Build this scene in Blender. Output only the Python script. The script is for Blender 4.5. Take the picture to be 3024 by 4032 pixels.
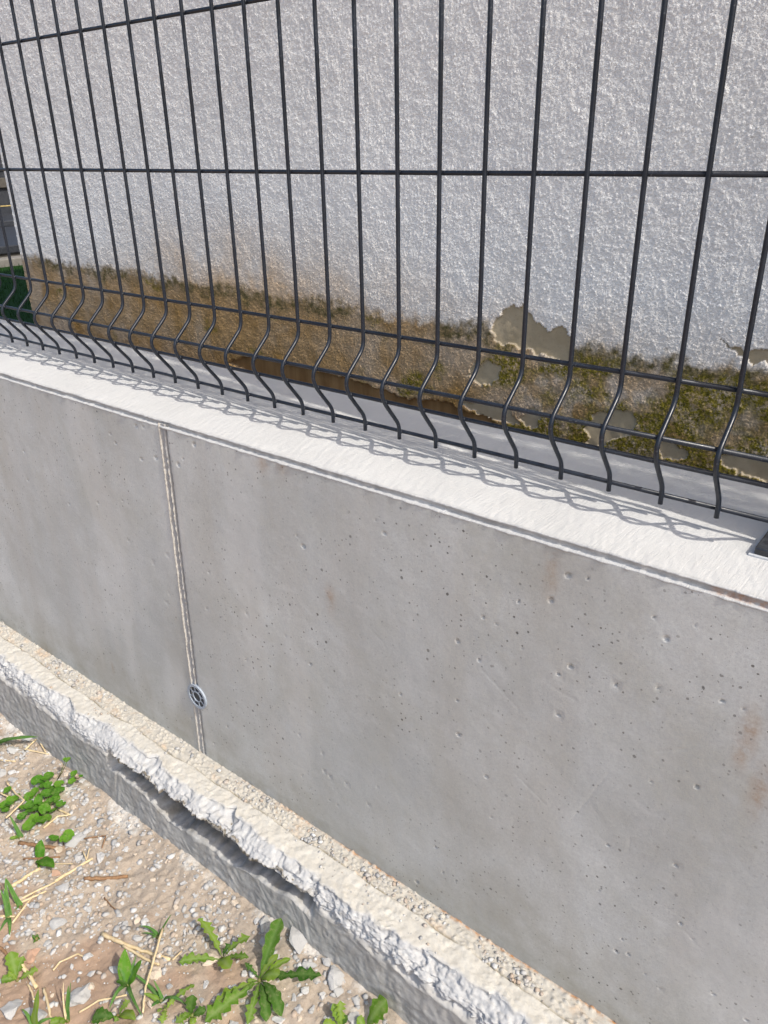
import bpy, bmesh, math, random
import numpy as np
from mathutils import Vector, Matrix

for o in list(bpy.data.objects):
    bpy.data.objects.remove(o)

# ------------------------------------------------------------------ frame
# x runs along the wall, y points from the viewer into the wall, wall top is z = 0 while
# modelling; every top-level object is raised by G so that the trodden ground lies near z = 0.
G = 0.85
H = 0.6858            # exposed wall height
TH = 0.288            # wall thickness
YF = 0.1150           # plane of the fence
SP = 0.061675         # spacing of upright wires
YH = 0.45             # face of the house wall
XC = -0.652           # house corner
CAM = np.array([1.5532, -0.7050, 0.3889])
ROT = np.array([[0.7845337774, 0.6198830981, -0.0158649582],
                [0.2513815231, -0.3413325032, -0.9057038435],
                [-0.5668457303, 0.7065671002, -0.4236140354]])   # right, down, forward
FPX = 3078.55

scene = bpy.context.scene
# ------------------------------------------------------------------ camera
cd = bpy.data.cameras.new('camera')
cam = bpy.data.objects.new('camera', cd)
scene.collection.objects.link(cam)
cd.sensor_fit = 'HORIZONTAL'
cd.sensor_width = 36.0
cd.lens = 36.0 * FPX / 3024.0
cd.clip_start = 0.02
cd.clip_end = 500
m = Matrix.Identity(4)
for i in range(3):
    m[i][0] = ROT[0][i]; m[i][1] = -ROT[1][i]; m[i][2] = -ROT[2][i]
m[0][3], m[1][3], m[2][3] = CAM[0], CAM[1], CAM[2] + G
cam.matrix_world = m
scene.camera = cam
scene.render.resolution_x = 768
scene.render.resolution_y = 1024

# ------------------------------------------------------------------ sky, sun, exposure
SUN_EL = math.radians(48.3)
SUN_AZ = math.radians(6.2)        # off the line of the wall, towards the viewer
to_sun = Vector((math.cos(SUN_EL) * math.cos(SUN_AZ), -math.cos(SUN_EL) * math.sin(SUN_AZ), math.sin(SUN_EL)))
w = bpy.data.worlds.new('World'); scene.world = w; w.use_nodes = True
nt = w.node_tree; nt.nodes.clear()
sky = nt.nodes.new('ShaderNodeTexSky'); sky.sky_type = 'NISHITA'; sky.sun_disc = False
sky.sun_elevation = SUN_EL
sky.sun_rotation = math.atan2(to_sun.x, to_sun.y)
sky.dust_density = 3.2; sky.ozone_density = 0.9; sky.air_density = 0.92
bg = nt.nodes.new('ShaderNodeBackground'); bg.inputs['Strength'].default_value = 0.15
wo = nt.nodes.new('ShaderNodeOutputWorld')
nt.links.new(sky.outputs[0], bg.inputs[0]); nt.links.new(bg.outputs[0], wo.inputs[0])
sd = bpy.data.lights.new('sun', 'SUN'); sd.energy = 2.6; sd.angle = math.radians(0.53); sd.color = (1.0, 0.95, 0.87)
so = bpy.data.objects.new('sun', sd); scene.collection.objects.link(so)
so.rotation_euler = to_sun.to_track_quat('Z', 'Y').to_euler(); so.location = (3, -1, 5)
vs = scene.view_settings
vs.view_transform = 'Standard'; vs.look = 'None'; vs.exposure = 0.75; vs.gamma = 1.0; vs.use_curve_mapping = False

# ------------------------------------------------------------------ helpers
rng = np.random.default_rng(7)
random.seed(7)

def ray(u, v):
    return ROT.T @ np.array([(u - 1512) / FPX, (v - 2016) / FPX, 1.0])

def on(ax, val, u, v):
    d = ray(u, v); t = (val - CAM[ax]) / d[ax]
    return CAM + t * d

def hash2(xi, yi, seed):
    with np.errstate(over='ignore'):
        h = xi.astype(np.uint32) * np.uint32(374761393) + yi.astype(np.uint32) * np.uint32(668265263) + np.uint32((seed * 982451653) & 0xffffffff)
        h = (h ^ (h >> np.uint32(13))) * np.uint32(1274126177)
        h = h ^ (h >> np.uint32(16))
        h = h * np.uint32(2246822519); h = h ^ (h >> np.uint32(13))
    return h.astype(np.float64) / 4294967296.0

def noise(x, y, seed=0):
    x = np.asarray(x, float) + 1000.0; y = np.asarray(y, float) + 1000.0
    xi = np.floor(x); yi = np.floor(y); fx = x - xi; fy = y - yi
    xi = xi.astype(np.int64); yi = yi.astype(np.int64)
    def g(ix, iy, dx, dy):
        a = hash2(ix, iy, seed) * 2 * np.pi
        return np.cos(a) * dx + np.sin(a) * dy
    ux = fx * fx * fx * (fx * (fx * 6 - 15) + 10); uy = fy * fy * fy * (fy * (fy * 6 - 15) + 10)
    a = g(xi, yi, fx, fy); b = g(xi + 1, yi, fx - 1, fy); c = g(xi, yi + 1, fx, fy - 1); d = g(xi + 1, yi + 1, fx - 1, fy - 1)
    return ((a + (b - a) * ux) * (1 - uy) + (c + (d - c) * ux) * uy) * 1.5

def fbm(x, y, seed=0, oct=4, gain=0.5):
    r = 0; a = 1.0; f = 1.0
    for i in range(oct):
        r = r + a * noise(x * f, y * f, seed + i * 17); a *= gain; f *= 2.03
    return r

def sstep(a, b, x):
    t = np.clip((x - a) / (b - a), 0, 1); return t * t * (3 - 2 * t)

def voro(x, y, seed=0):
    """distance to nearest and second nearest jittered cell point, and the cell's random value"""
    x = np.asarray(x, float) + 500; y = np.asarray(y, float) + 500
    xi = np.floor(x).astype(np.int64); yi = np.floor(y).astype(np.int64)
    d1 = np.full(x.shape, 9.0); d2 = np.full(x.shape, 9.0); val = np.zeros(x.shape)
    for dx in (-1, 0, 1):
        for dy in (-1, 0, 1):
            cx = xi + dx; cy = yi + dy
            px = cx + hash2(cx, cy, seed + 1); py = cy + hash2(cx, cy, seed + 2)
            d = np.hypot(px - x, py - y); hv = hash2(cx, cy, seed + 3)
            cl = d < d1
            d2 = np.where(cl, d1, np.minimum(d2, d)); val = np.where(cl, hv, val); d1 = np.where(cl, d, d1)
    return d1, d2, val

BASE = {}
def thing(name, base, label, cat, group=None):
    o = bpy.data.objects.new(name, None); scene.collection.objects.link(o)
    o.empty_display_size = 0.05
    o.location = (base[0], base[1], base[2] + G)
    BASE[o.name] = Vector(base)
    o['label'] = label; o['category'] = cat
    if group: o['group'] = group
    return o

def tag(o, label, cat, group=None):
    o['label'] = label; o['category'] = cat
    if group: o['group'] = group
    return o

def link(name, me, mat=None, parent=None, smooth=True):
    o = bpy.data.objects.new(name, me); scene.collection.objects.link(o)
    if mat is not None and len(me.materials) == 0: me.materials.append(mat)
    if parent is None: o.location = (0, 0, G)
    else:
        o.parent = parent
        o.location = -BASE[parent.name] if parent.name in BASE else (0, 0, 0)
    if smooth and len(me.polygons): me.polygons.foreach_set('use_smooth', np.ones(len(me.polygons), bool))
    return o

def npmesh(name, verts, quads, attrs=None):
    verts = np.asarray(verts, np.float32).reshape(-1, 3); quads = np.asarray(quads, np.int32)
    k = quads.shape[1]
    me = bpy.data.meshes.new(name)
    me.vertices.add(len(verts)); me.vertices.foreach_set('co', verts.ravel())
    me.loops.add(quads.size); me.loops.foreach_set('vertex_index', quads.ravel())
    me.polygons.add(len(quads))
    me.polygons.foreach_set('loop_start', np.arange(0, quads.size, k, dtype=np.int32))
    me.polygons.foreach_set('loop_total', np.full(len(quads), k, np.int32))
    me.update(calc_edges=True)
    for n, a in (attrs or {}).items():
        at = me.attributes.new(n, 'FLOAT', 'POINT'); at.data.foreach_set('value', np.asarray(a, np.float32).ravel())
    return me

def grid(name, X, Y, Z, attrs=None, flip=False):
    r, c = X.shape
    V = np.stack([X, Y, Z], -1)
    I = np.arange(r * c).reshape(r, c)
    q = np.stack([I[:-1, :-1], I[:-1, 1:], I[1:, 1:], I[1:, :-1]], -1).reshape(-1, 4)
    if flip: q = q[:, ::-1]
    return npmesh(name, V, q, attrs)

def axis(segs):
    """segs: (start, end, cell) pieces joined into one monotone axis"""
    out = []
    for a, b, c in segs:
        n = max(1, int(round((b - a) / c))); out.append(np.linspace(a, b, n, endpoint=False))
    out.append(np.array([segs[-1][1]]))
    return np.concatenate(out)

def tube(path, rad, sides=8, cap=True):
    P = [Vector(p) for p in path]; n = len(P); vs_, fs = [], []
    rad = rad if hasattr(rad, '__len__') else [rad] * n
    up = None
    for i, p in enumerate(P):
        t = (P[min(i + 1, n - 1)] - P[max(i - 1, 0)]).normalized()
        if up is None: up = t.orthogonal().normalized()
        up = (up - t * up.dot(t)).normalized(); s = t.cross(up)
        for k in range(sides):
            a = 2 * math.pi * k / sides
            vs_.append(p + (up * math.cos(a) + s * math.sin(a)) * rad[i])
    for i in range(n - 1):
        for k in range(sides):
            a = i * sides + k; b = i * sides + (k + 1) % sides
            fs.append((a, b, b + sides, a + sides))
    if cap:
        fs.append(tuple(range(sides))[::-1]); fs.append(tuple((n - 1) * sides + k for k in range(sides)))
    me = bpy.data.meshes.new('tube'); me.from_pydata(vs_, [], fs); me.update()
    return me

def bm_mesh(name, bm):
    me = bpy.data.meshes.new(name); bm.to_mesh(me); bm.free(); return me

def bevel_box(name, lo, hi, bev=0.002, seg=2):
    bm = bmesh.new(); bmesh.ops.create_cube(bm, size=1)
    c = [(a + b) / 2 for a, b in zip(lo, hi)]; s = [b - a for a, b in zip(lo, hi)]
    for v in bm.verts: v.co = Vector((c[0] + v.co.x * s[0], c[1] + v.co.y * s[1], c[2] + v.co.z * s[2]))
    if bev: bmesh.ops.bevel(bm, geom=bm.edges[:], offset=bev, segments=seg, profile=0.5, affect='EDGES')
    return bm_mesh(name, bm)

# ------------------------------------------------------------------ materials
class N:
    def __init__(s, name, rough=0.85, spec=0.3):
        s.m = bpy.data.materials.new(name); s.m.use_nodes = True; s.t = s.m.node_tree
        s.b = s.t.nodes['Principled BSDF']; s.b.inputs['Roughness'].default_value = rough
        s.b.inputs['Specular IOR Level'].default_value = spec
        s.co = s.t.nodes.new('ShaderNodeTexCoord').outputs['Object']
    def link(s, a, b): s.t.links.new(a, b)
    def val(s, inp, v):
        if isinstance(v, bpy.types.NodeSocket): s.link(v, inp)
        elif isinstance(v, (tuple, list)) and len(v) == 3 and inp.type == 'RGBA': inp.default_value = (*v, 1)
        else: inp.default_value = v
    def attr(s, n):
        a = s.t.nodes.new('ShaderNodeAttribute'); a.attribute_name = n; return a.outputs['Fac']
    def map(s, scale):
        k = s.t.nodes.new('ShaderNodeMapping'); s.link(s.co, k.inputs[0]); k.inputs['Scale'].default_value = scale; return k.outputs[0]
    def noise(s, scale, detail=3, rough=0.55, vec=None, dist=0.0):
        k = s.t.nodes.new('ShaderNodeTexNoise'); s.link(vec or s.co, k.inputs['Vector'])
        k.inputs['Scale'].default_value = scale; k.inputs['Detail'].default_value = detail
        k.inputs['Roughness'].default_value = rough; k.inputs['Distortion'].default_value = dist
        return k.outputs['Fac']
    def voro(s, scale, feature='F1', vec=None, out='Distance', rnd=1.0):
        k = s.t.nodes.new('ShaderNodeTexVoronoi'); k.feature = feature; s.link(vec or s.co, k.inputs['Vector'])
        k.inputs['Scale'].default_value = scale; k.inputs['Randomness'].default_value = rnd
        return k.outputs[out]
    def ramp(s, f, a, b, lo=0.0, hi=1.0):
        k = s.t.nodes.new('ShaderNodeMapRange'); s.val(k.inputs[0], f)
        k.inputs[1].default_value = a; k.inputs[2].default_value = b; k.inputs[3].default_value = lo; k.inputs[4].default_value = hi
        return k.outputs[0]
    def mix(s, f, a, b, mode='MIX'):
        k = s.t.nodes.new('ShaderNodeMix'); k.data_type = 'RGBA'; k.blend_type = mode
        s.val(k.inputs[0], f); s.val(k.inputs[6], a); s.val(k.inputs[7], b); return k.outputs[2]
    def math(s, op, a, b=0.0):
        k = s.t.nodes.new('ShaderNodeMath'); k.operation = op; s.val(k.inputs[0], a); s.val(k.inputs[1], b); return k.outputs[0]
    def color(s, c): s.val(s.b.inputs['Base Color'], c)
    def rough(s, r): s.val(s.b.inputs['Roughness'], r)
    def bump(s, h, strength=0.5, dist=0.002):
        k = s.t.nodes.new('ShaderNodeBump'); k.inputs['Strength'].default_value = strength; k.inputs['Distance'].default_value = dist
        s.link(h, k.inputs['Height'])
        if getattr(s, '_b', None) is not None: s.link(s._b, k.inputs['Normal'])
        s._b = k.outputs[0]; s.link(s._b, s.b.inputs['Normal'])

def mat_concrete():
    n = N('formed_concrete', 0.72, 0.35)
    big = n.noise(2.6, 5, 0.6); mid = n.noise(14, 5, 0.62); streak = n.noise(1.0, 4, 0.6, n.map((9, 9, 1.6))); fine = n.noise(240, 3, 0.6); speck = n.noise(900, 2, 0.5)
    c = n.mix(n.ramp(big, .38, .64), (.46, .468, .447), (.605, .614, .588))
    c = n.mix(n.ramp(mid, .42, .72, 0, .5), c, (.43, .425, .375))
    c = n.mix(n.ramp(n.noise(4.5, 6, .7, None, .8), .54, .68, 0, .38), c, (.415, .40, .325))
    c = n.mix(n.ramp(streak, .46, .72, 0, .5), c, (.44, .415, .36))
    c = n.mix(n.ramp(fine, .38, .68, 0, .38), c, (.36, .36, .355))
    c = n.mix(n.ramp(speck, .58, .72, 0, .5), c, (.26, .255, .24))
    c = n.mix(n.ramp(n.noise(1.0, 5, 0.65, n.map((26, 26, 40))), .55, .72, 0, .30), c, (.61, .615, .60))
    c = n.mix(n.math('MULTIPLY', n.attr('rust'), n.ramp(n.noise(60, 5, .7), .3, .65)), c, (.34, .19, .08))
    c = n.mix(n.math('MULTIPLY', n.attr('damp'), n.ramp(n.noise(12, 6, .7), .25, .75)), c, (.31, .285, .225))
    c = n.mix(n.attr('lime'), c, (.63, .615, .58))
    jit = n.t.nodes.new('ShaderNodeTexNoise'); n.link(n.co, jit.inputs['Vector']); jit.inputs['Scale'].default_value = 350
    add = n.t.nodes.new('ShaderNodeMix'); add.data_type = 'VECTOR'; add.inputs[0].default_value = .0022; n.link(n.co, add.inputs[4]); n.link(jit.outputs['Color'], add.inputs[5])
    for sc_, lim in ((150, .26), (70, .17)):  # dark dots paint in the shade inside tiny pinholes
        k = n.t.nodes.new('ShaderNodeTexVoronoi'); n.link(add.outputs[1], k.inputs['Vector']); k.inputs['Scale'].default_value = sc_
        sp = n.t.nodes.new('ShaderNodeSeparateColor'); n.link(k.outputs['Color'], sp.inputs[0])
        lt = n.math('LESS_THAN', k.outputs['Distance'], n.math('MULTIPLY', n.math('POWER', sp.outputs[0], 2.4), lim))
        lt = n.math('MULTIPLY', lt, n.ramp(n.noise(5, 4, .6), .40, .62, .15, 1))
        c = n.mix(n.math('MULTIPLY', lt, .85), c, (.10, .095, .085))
    n.color(c); n.rough(n.ramp(mid, .3, .7, .6, .85))
    n.bump(n.noise(420, 4, .6), .22, .0010); n.bump(n.noise(60, 4, .6), .05, .002)
    return n.m

def mat_cap():
    n = N('white_cement_skim', 0.8, 0.25)
    br = n.noise(1.0, 4, .65, n.map((330, 26, 120))); mot = n.noise(7, 5, .6); gr = n.noise(300, 3, .65)
    c = n.mix(n.ramp(mot, .3, .7), (.51, .507, .492), (.46, .456, .44))
    c = n.mix(n.ramp(gr, .6, .8, 0, .45), c, (.42, .41, .38))
    c = n.mix(n.ramp(n.noise(40, 4, .6), .64, .76, 0, .4), c, (.42, .41, .38))
    e = n.math('MULTIPLY', n.attr('edge'), n.ramp(n.noise(90, 5, .7), .36, .56))
    c = n.mix(e, c, (.34, .335, .32))
    c = n.mix(n.attr('groove_shade'), c, (.31, .305, .29))  # colour carries the shade of the recessed band under the lip
    c = n.mix(n.math('MULTIPLY', n.attr('rust'), n.ramp(n.noise(160, 3), .3, .6)), c, (.33, .15, .06))
    c = n.mix(n.ramp(n.noise(1.0, 4, .6, n.map((160, 7, 60))), .56, .74, 0, .3), c, (.45, .44, .42))
    n.color(c)
    n.bump(br, .55, .0016); n.bump(gr, .3, .0012)
    return n.m

def mat_joint():
    n = N('joint_mortar_fins', 0.9, 0.2)
    c = n.mix(n.attr('fin'), n.mix(n.attr('side'), (.37, .37, .365), (.20, .20, .195)), (.53, .49, .42))
    c = n.mix(n.ramp(n.noise(160, 4, .7), .45, .7, 0, .6), c, (.36, .34, .30))
    n.color(c); n.bump(n.noise(500, 3, .6), .4, .001)
    return n.m

def mat_stucco():
    n = N('white_stucco', 1.0, 0.04)
    mot = n.noise(2.2, 4, .55); fine = n.noise(350, 3, .6); blot = n.noise(26, 5, .65)
    c = n.mix(n.ramp(mot, .35, .65), (.82, .815, .785), (.76, .758, .735))
    c = n.mix(n.ramp(blot, .5, .75, 0, .22), c, (.54, .525, .50))
    c = n.mix(n.ramp(n.noise(1.0, 5, .6, n.map((7, 7, 1.1))), .5, .72, 0, .22), c, (.60, .60, .595))
    c = n.mix(n.math('MULTIPLY', n.attr('warm'), n.ramp(n.noise(7, 4, .6), .2, .65)), c, (.58, .44, .30))
    dirt = n.attr('dirt')
    dc = n.mix(n.ramp(n.noise(20, 5, .65), .3, .7), (.35, .21, .074), (.25, .15, .052))
    dc = n.mix(n.ramp(n.noise(130, 3, .7), .4, .75, 0, .45), dc, (.37, .235, .10))
    c = n.mix(dirt, c, dc)
    alg = n.attr('algae'); c = n.mix(n.math('MULTIPLY', alg, n.ramp(n.noise(70, 5, .7), .3, .62)), c, (.105, .09, .04))
    mc = n.mix(n.ramp(n.noise(330, 3, .75), .38, .66), (.055, .052, .010), (.27, .22, .03))
    c = n.mix(n.math('MULTIPLY', n.attr('moss'), n.ramp(n.noise(150, 4, .8), .36, .54)), c, mc)
    pc = n.mix(n.ramp(n.noise(30, 5, .6), .35, .7), (.35, .285, .185), (.42, .35, .24))
    pc = n.mix(n.ramp(n.noise(260, 3, .7), .55, .75, 0, .5), pc, (.22, .19, .14))
    c = n.mix(n.attr('patch'), c, pc)
    pl = n.mix(n.ramp(n.noise(1.0, 4, .6, n.map((40, 40, 6))), .35, .7), (.22, .13, .055), (.34, .215, .10))
    c = n.mix(n.attr('plinth'), c, pl)
    n.color(c)
    keep = n.math('SUBTRACT', 1.0, n.math('MAXIMUM', n.attr('patch'), n.attr('plinth')))
    vk = n.t.nodes.new('ShaderNodeTexVoronoi'); n.link(n.co, vk.inputs['Vector']); vk.inputs['Scale'].default_value = 235
    vsp = n.t.nodes.new('ShaderNodeSeparateColor'); n.link(vk.outputs['Color'], vsp.inputs[0])
    g1 = n.math('MULTIPLY', n.ramp(vk.outputs['Distance'], .08, .62, 1, 0), n.ramp(vsp.outputs[0], 0, 1, .15, 1))
    g2 = n.ramp(n.noise(560, 2, .6), .35, .65)
    gr = n.math('MULTIPLY', n.math('ADD', g1, n.math('MULTIPLY', g2, .45)), keep)
    n.bump(gr, .6, .0012); n.bump(fine, .2, .0006)
    return n.m

def mat_plain(name, base, var, rough=.85, spec=.3, scale=60, bump=.3, bscale=200, bdist=.001):
    n = N(name, rough, spec)
    n.color(n.mix(n.ramp(n.noise(scale, 4, .6), .35, .68), base, var))
    if bump: n.bump(n.noise(bscale, 3, .6), bump, bdist)
    return n.m

def mat_fence():
    n = N('anthracite_powder_coat', 0.36, 0.42)
    c = n.mix(n.ramp(n.noise(40, 4, .6), .4, .75), (.008, .011, .018), (.014, .019, .029))
    c = n.mix(n.ramp(n.noise(420, 2, .5), .66, .72, 0, .5), c, (.10, .105, .115))
    n.color(c); n.rough(n.ramp(n.noise(120, 3, .6), .3, .7, .28, .46)); n.bump(n.noise(900, 2, .5), .12, .0005)
    return n.m

def mat_footing():
    n = N('poured_footing', 0.92, 0.15)
    fine = n.noise(300, 4, .65); mid = n.noise(38, 5, .65); st = n.noise(1.0, 4, .6, n.map((30, 30, 160)))
    led = n.mix(n.ramp(mid, .35, .7), (.50, .478, .425), (.42, .392, .338))
    led = n.mix(n.ramp(n.voro(110), .05, .35, .35, 0), led, (.40, .385, .36))
    led = n.mix(n.ramp(fine, .58, .75, 0, .5), led, (.30, .27, .22))
    strip = n.mix(n.ramp(n.noise(70, 4, .7), .35, .7), (.45, .42, .36), (.37, .35, .31))
    strip = n.mix(n.ramp(n.noise(24, 4, .6), .55, .7, 0, .5), strip, (.45, .31, .19))
    c = n.mix(n.attr('strip'), led, strip)
    crumb = n.mix(n.ramp(n.noise(80, 5, .7), .35, .7), (.46, .46, .45), (.36, .355, .345))
    c = n.mix(n.attr('crumb'), c, crumb)
    face = n.mix(n.ramp(n.noise(1.0, 5, .65, n.map((50, 50, 26))), .38, .68), (.30, .29, .27), (.46, .45, .42))
    face = n.mix(n.ramp(st, .5, .75, 0, .5), face, (.21, .205, .19))
    face = n.mix(n.ramp(n.noise(6, 5, .6), .55, .75, 0, .55), face, (.53, .515, .48))
    c = n.mix(n.attr('face'), c, face)
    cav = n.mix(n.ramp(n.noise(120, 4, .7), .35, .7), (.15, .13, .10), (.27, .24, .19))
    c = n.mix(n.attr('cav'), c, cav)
    c = n.mix(n.attr('crack'), c, (.21, .185, .13))
    c = n.mix(n.math('MULTIPLY', n.attr('rust'), n.ramp(n.noise(90, 4, .7), .38, .6)), c, (.36, .17, .06))
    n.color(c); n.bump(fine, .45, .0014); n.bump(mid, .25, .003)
    return n.m

def mat_ground():
    n = N('dusty_rubble_soil', 0.95, 0.1)
    a = n.attr('soil')
    d = n.mix(n.ramp(n.noise(50, 5, .7), .3, .7), (.335, .24, .172), (.275, .195, .138))
    d = n.mix(n.ramp(n.noise(300, 3, .7), .52, .75, 0, .5), d, (.38, .285, .205))
    g = n.mix(n.ramp(n.noise(70, 5, .7), .3, .7), (.39, .33, .265), (.315, .258, .20))
    g = n.mix(n.ramp(n.noise(320, 3, .7), .5, .72, 0, .6), g, (.20, .17, .135))
    c = n.mix(a, g, d)
    c = n.mix(n.math('MULTIPLY', n.attr('lime'), n.ramp(n.noise(90, 4, .7), .3, .6)), c, (.52, .495, .45))
    n.color(c); n.bump(n.noise(260, 4, .7), .6, .003)
    return n.m

def mat_stone(name, a, b, attr=False):
    n = N(name, .9, .2)
    c = n.mix(n.ramp(n.noise(55, 4, .65), .35, .68), a, b)
    c = n.mix(n.ramp(n.noise(420, 3, .6), .55, .75, 0, .4), c, tuple(x * .6 for x in a))
    if attr:
        t = n.attr('tint'); c = n.mix(n.ramp(t, 0, .35, 1, 0), c, (.37, .29, .22)); c = n.mix(n.ramp(t, .7, .95), c, (.48, .475, .46))
        c = n.mix(n.ramp(n.math('ABSOLUTE', n.math('SUBTRACT', t, .5)), 0.0, .06, .6, 0), c, (.24, .245, .25))
    n.color(c); n.bump(n.noise(500, 3, .6), .4, .001)
    return n.m

def mat_leaf(name, a, b, vein):
    n = N(name, .78, .12)
    c = n.mix(n.ramp(n.noise(70, 3, .6), .35, .7), a, b)
    oi = n.t.nodes.new('ShaderNodeObjectInfo')
    c = n.mix(n.ramp(oi.outputs['Random'], 0, 1, 0, .75), c, tuple(min(1, x * y) for x, y in zip(b, (1.75, 1.35, 1.3))))
    c = n.mix(n.ramp(n.noise(140, 4, .7), .50, .70, 0, .5), c, (.25, .235, .13))
    c = n.mix(n.attr('rib'), c, vein)
    n.color(c)
    n.b.inputs['Subsurface Weight'].default_value = 0.0
    tr = n.t.nodes.new('ShaderNodeBsdfTranslucent'); n.link(c, tr.inputs[0])
    tc = n.mix(1.0, c, (1.5, 1.7, .6), 'MULTIPLY'); n.link(tc, tr.inputs[0])
    mx = n.t.nodes.new('ShaderNodeMixShader'); mx.inputs[0].default_value = .32
    out = n.t.nodes['Material Output']
    n.link(n.b.outputs[0], mx.inputs[1]); n.link(tr.outputs[0], mx.inputs[2]); n.link(mx.outputs[0], out.inputs[0])
    n.bump(n.noise(260, 3, .6), .3, .001)
    return n.m

MT = dict(concrete=mat_concrete(), cap=mat_cap(), joint=mat_joint(), stucco=mat_stucco(), fence=mat_fence(),
          footing=mat_footing(), ground=mat_ground(),
          stone_grey=mat_stone('grey_stone', (.31, .305, .295), (.42, .415, .40)), stone_white=mat_stone('white_stone', (.40, .392, .375), (.47, .462, .445)),
          stone_tan=mat_stone('tan_stone', (.46, .38, .29), (.52, .45, .37)), stone_red=mat_stone('reddish_stone', (.40, .25, .17), (.44, .29, .21)),
          gravel=mat_stone('fine_gravel', (.31, .30, .28), (.41, .40, .385), True),
          leaf=mat_leaf('dandelion_leaf', (.075, .160, .016), (.125, .225, .03), (.22, .30, .11)),
          leaf_dark=mat_leaf('dark_leaf', (.030, .088, .012), (.045, .12, .016), (.12, .20, .06)),
          leaf_round=mat_leaf('round_leaf', (.045, .15, .012), (.075, .20, .018), (.11, .24, .04)),
          grass=mat_leaf('grass_blade', (.045, .13, .03), (.075, .19, .045), (.12, .24, .07)),
          stem=mat_plain('plant_stem', (.16, .10, .04), (.14, .20, .05), .6),
          straw=mat_plain('dry_straw', (.50, .38, .21), (.60, .49, .31), .6, .3, 120),
          twig=mat_plain('brown_twig', (.17, .095, .05), (.27, .16, .085), .8, .2, 160),
          plastic=mat_plain('grey_blue_plastic', (.27, .31, .36), (.36, .40, .45), .45, .4, 80, .1),
          plastic_dark=mat_plain('dark_plastic', (.012, .018, .026), (.022, .03, .04), .5, .4, 80, .1),
          plate=mat_plain('black_coated_plate', (.016, .018, .023), (.03, .034, .04), .22, .5, 40, .25, 35, .004),
          shim=mat_plain('grey_mortar_bed', (.42, .43, .44), (.50, .51, .51), .85, .2, 60),
          steel=mat_plain('galvanised_bolt', (.35, .36, .37), (.45, .45, .46), .4, .5, 90),
          turf=mat_plain('green_turf', (.008, .034, .005), (.016, .052, .008), .9, .1, 300, .8, 500, .006),
          yard=mat_plain('yard_gravel', (.20, .17, .13), (.30, .26, .21), .95, .1, 90, .7, 180, .01),
          step=mat_plain('shaded_dark_stone', (.020, .022, .027), (.034, .037, .043), .6, .3, 30, .3, 60, .004),  # dark grey stone darkened further, shade beyond the house put into its colour
          step_edge=mat_plain('brown_grey_stone', (.06, .054, .046), (.085, .076, .063), .8, .2, 30),
          yellow=mat_plain('yellow_edge_strip', (.34, .25, .09), (.40, .30, .12), .6, .3),
          kerb=mat_plain('pale_kerb', (.17, .155, .135), (.21, .195, .17), .9, .2, 40))

# ------------------------------------------------------------------ ground
def soilmask(x, y):
    f = fbm(x * 5.5 + 3, y * 5.5, 41, 3)
    d = sstep(-.16, -.42, y + .1 * fbm(x * 3, y * 3, 43, 2)) * .75 + sstep(.55, -.2, x) * .25
    return np.clip(sstep(-.25, .35, f + (d - .5) * 1.5), 0, 1)

def gz(x, y):
    x = np.asarray(x, float); y = np.asarray(y, float)
    base = np.interp(x, [-2, -.15, .16, .51, .82, 1.1, 2], [-.857, -.852, -.847, -.842, -.822, -.824, -.83])
    base = base + .012 * sstep(-.2, -.10, y) - .01
    n_ = .008 * fbm(x * 6, y * 6, 3, 3) + .0035 * fbm(x * 28, y * 28, 5, 3)
    return base + n_

gx = axis([(-40, -6, 1.5), (-6, -1.2, .08), (-1.2, -.45, .012), (-.45, 1.25, .0036), (1.25, 2.2, .015), (2.2, 8, .1), (8, 40, 1.5)])
gy = axis([(-40, -5, 1.5), (-5, -1.2, .08), (-1.2, -.62, .012), (-.62, -.085, .0036), (-.085, .2, .05)])
X, Y = np.meshgrid(gx, gy)
fade = sstep(-3, -.9, Y)
d1, d2, cv = voro(X * 120, Y * 120, 9)
sm = soilmask(X, Y)
Z = gz(X, Y) + fade * ((.0032 * cv * np.clip((d2 - d1) * 2.2, 0, 1) * (1 - .65 * sm)) + .0016 * fbm(X * 130, Y * 130, 11, 2))
lime = sstep(.18, .5, fbm(X * 9, Y * 9, 51, 4) + .9 * sstep(-.2, -.11, Y) - .62)
g = link('ground', grid('ground', X, Y, Z, dict(soil=sm, lime=lime)), MT['ground']); g['kind'] = 'structure'

yx = axis([(-40, 40, 4.0)]); yy = axis([(.2, .6, .1), (.6, 40, 4.0)])
X, Y = np.meshgrid(yx, yy)
g = link('back_yard', grid('back_yard', X, Y, np.full(X.shape, -.33)), MT['yard']); g['kind'] = 'structure'

# ------------------------------------------------------------------ footing
fx = axis([(-6, -1, .06), (-1, -.35, .008), (-.35, 1.35, .0024), (1.35, 2, .01), (2, 6, .06)])
nL, nC, nF = 64, 56, 44
rim = np.interp(fx, [-1, -.12, .05, .15, .21, .30, .38, .55, .67, .78, .87, .93, 1.02, 1.13, 1.24, 1.6], [.080, .080, .079, .071, .085, .066, .076, .081, .071, .076, .079, .083, .084, .076, .070, .076])
rim = rim - .016 * sstep(.25, .6, fbm(fx * 7, fx * 0 + 8, 62, 3)) + .008 * fbm(fx * 11, fx * 0 + 2, 61, 3) + .004 * (voro(fx * 55, fx * 0, 63)[2] - .5)
cavm = sstep(.33, .375, fx + .01 * noise(fx * 40, fx * 0 + 1, 5)) * sstep(.92, .86, fx + .01 * noise(fx * 40, fx * 0 + 4, 6))
cavd = np.clip(cavm * (.95 + .3 * noise(fx * 14, fx * 0, 67)), 0, 1)
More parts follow.
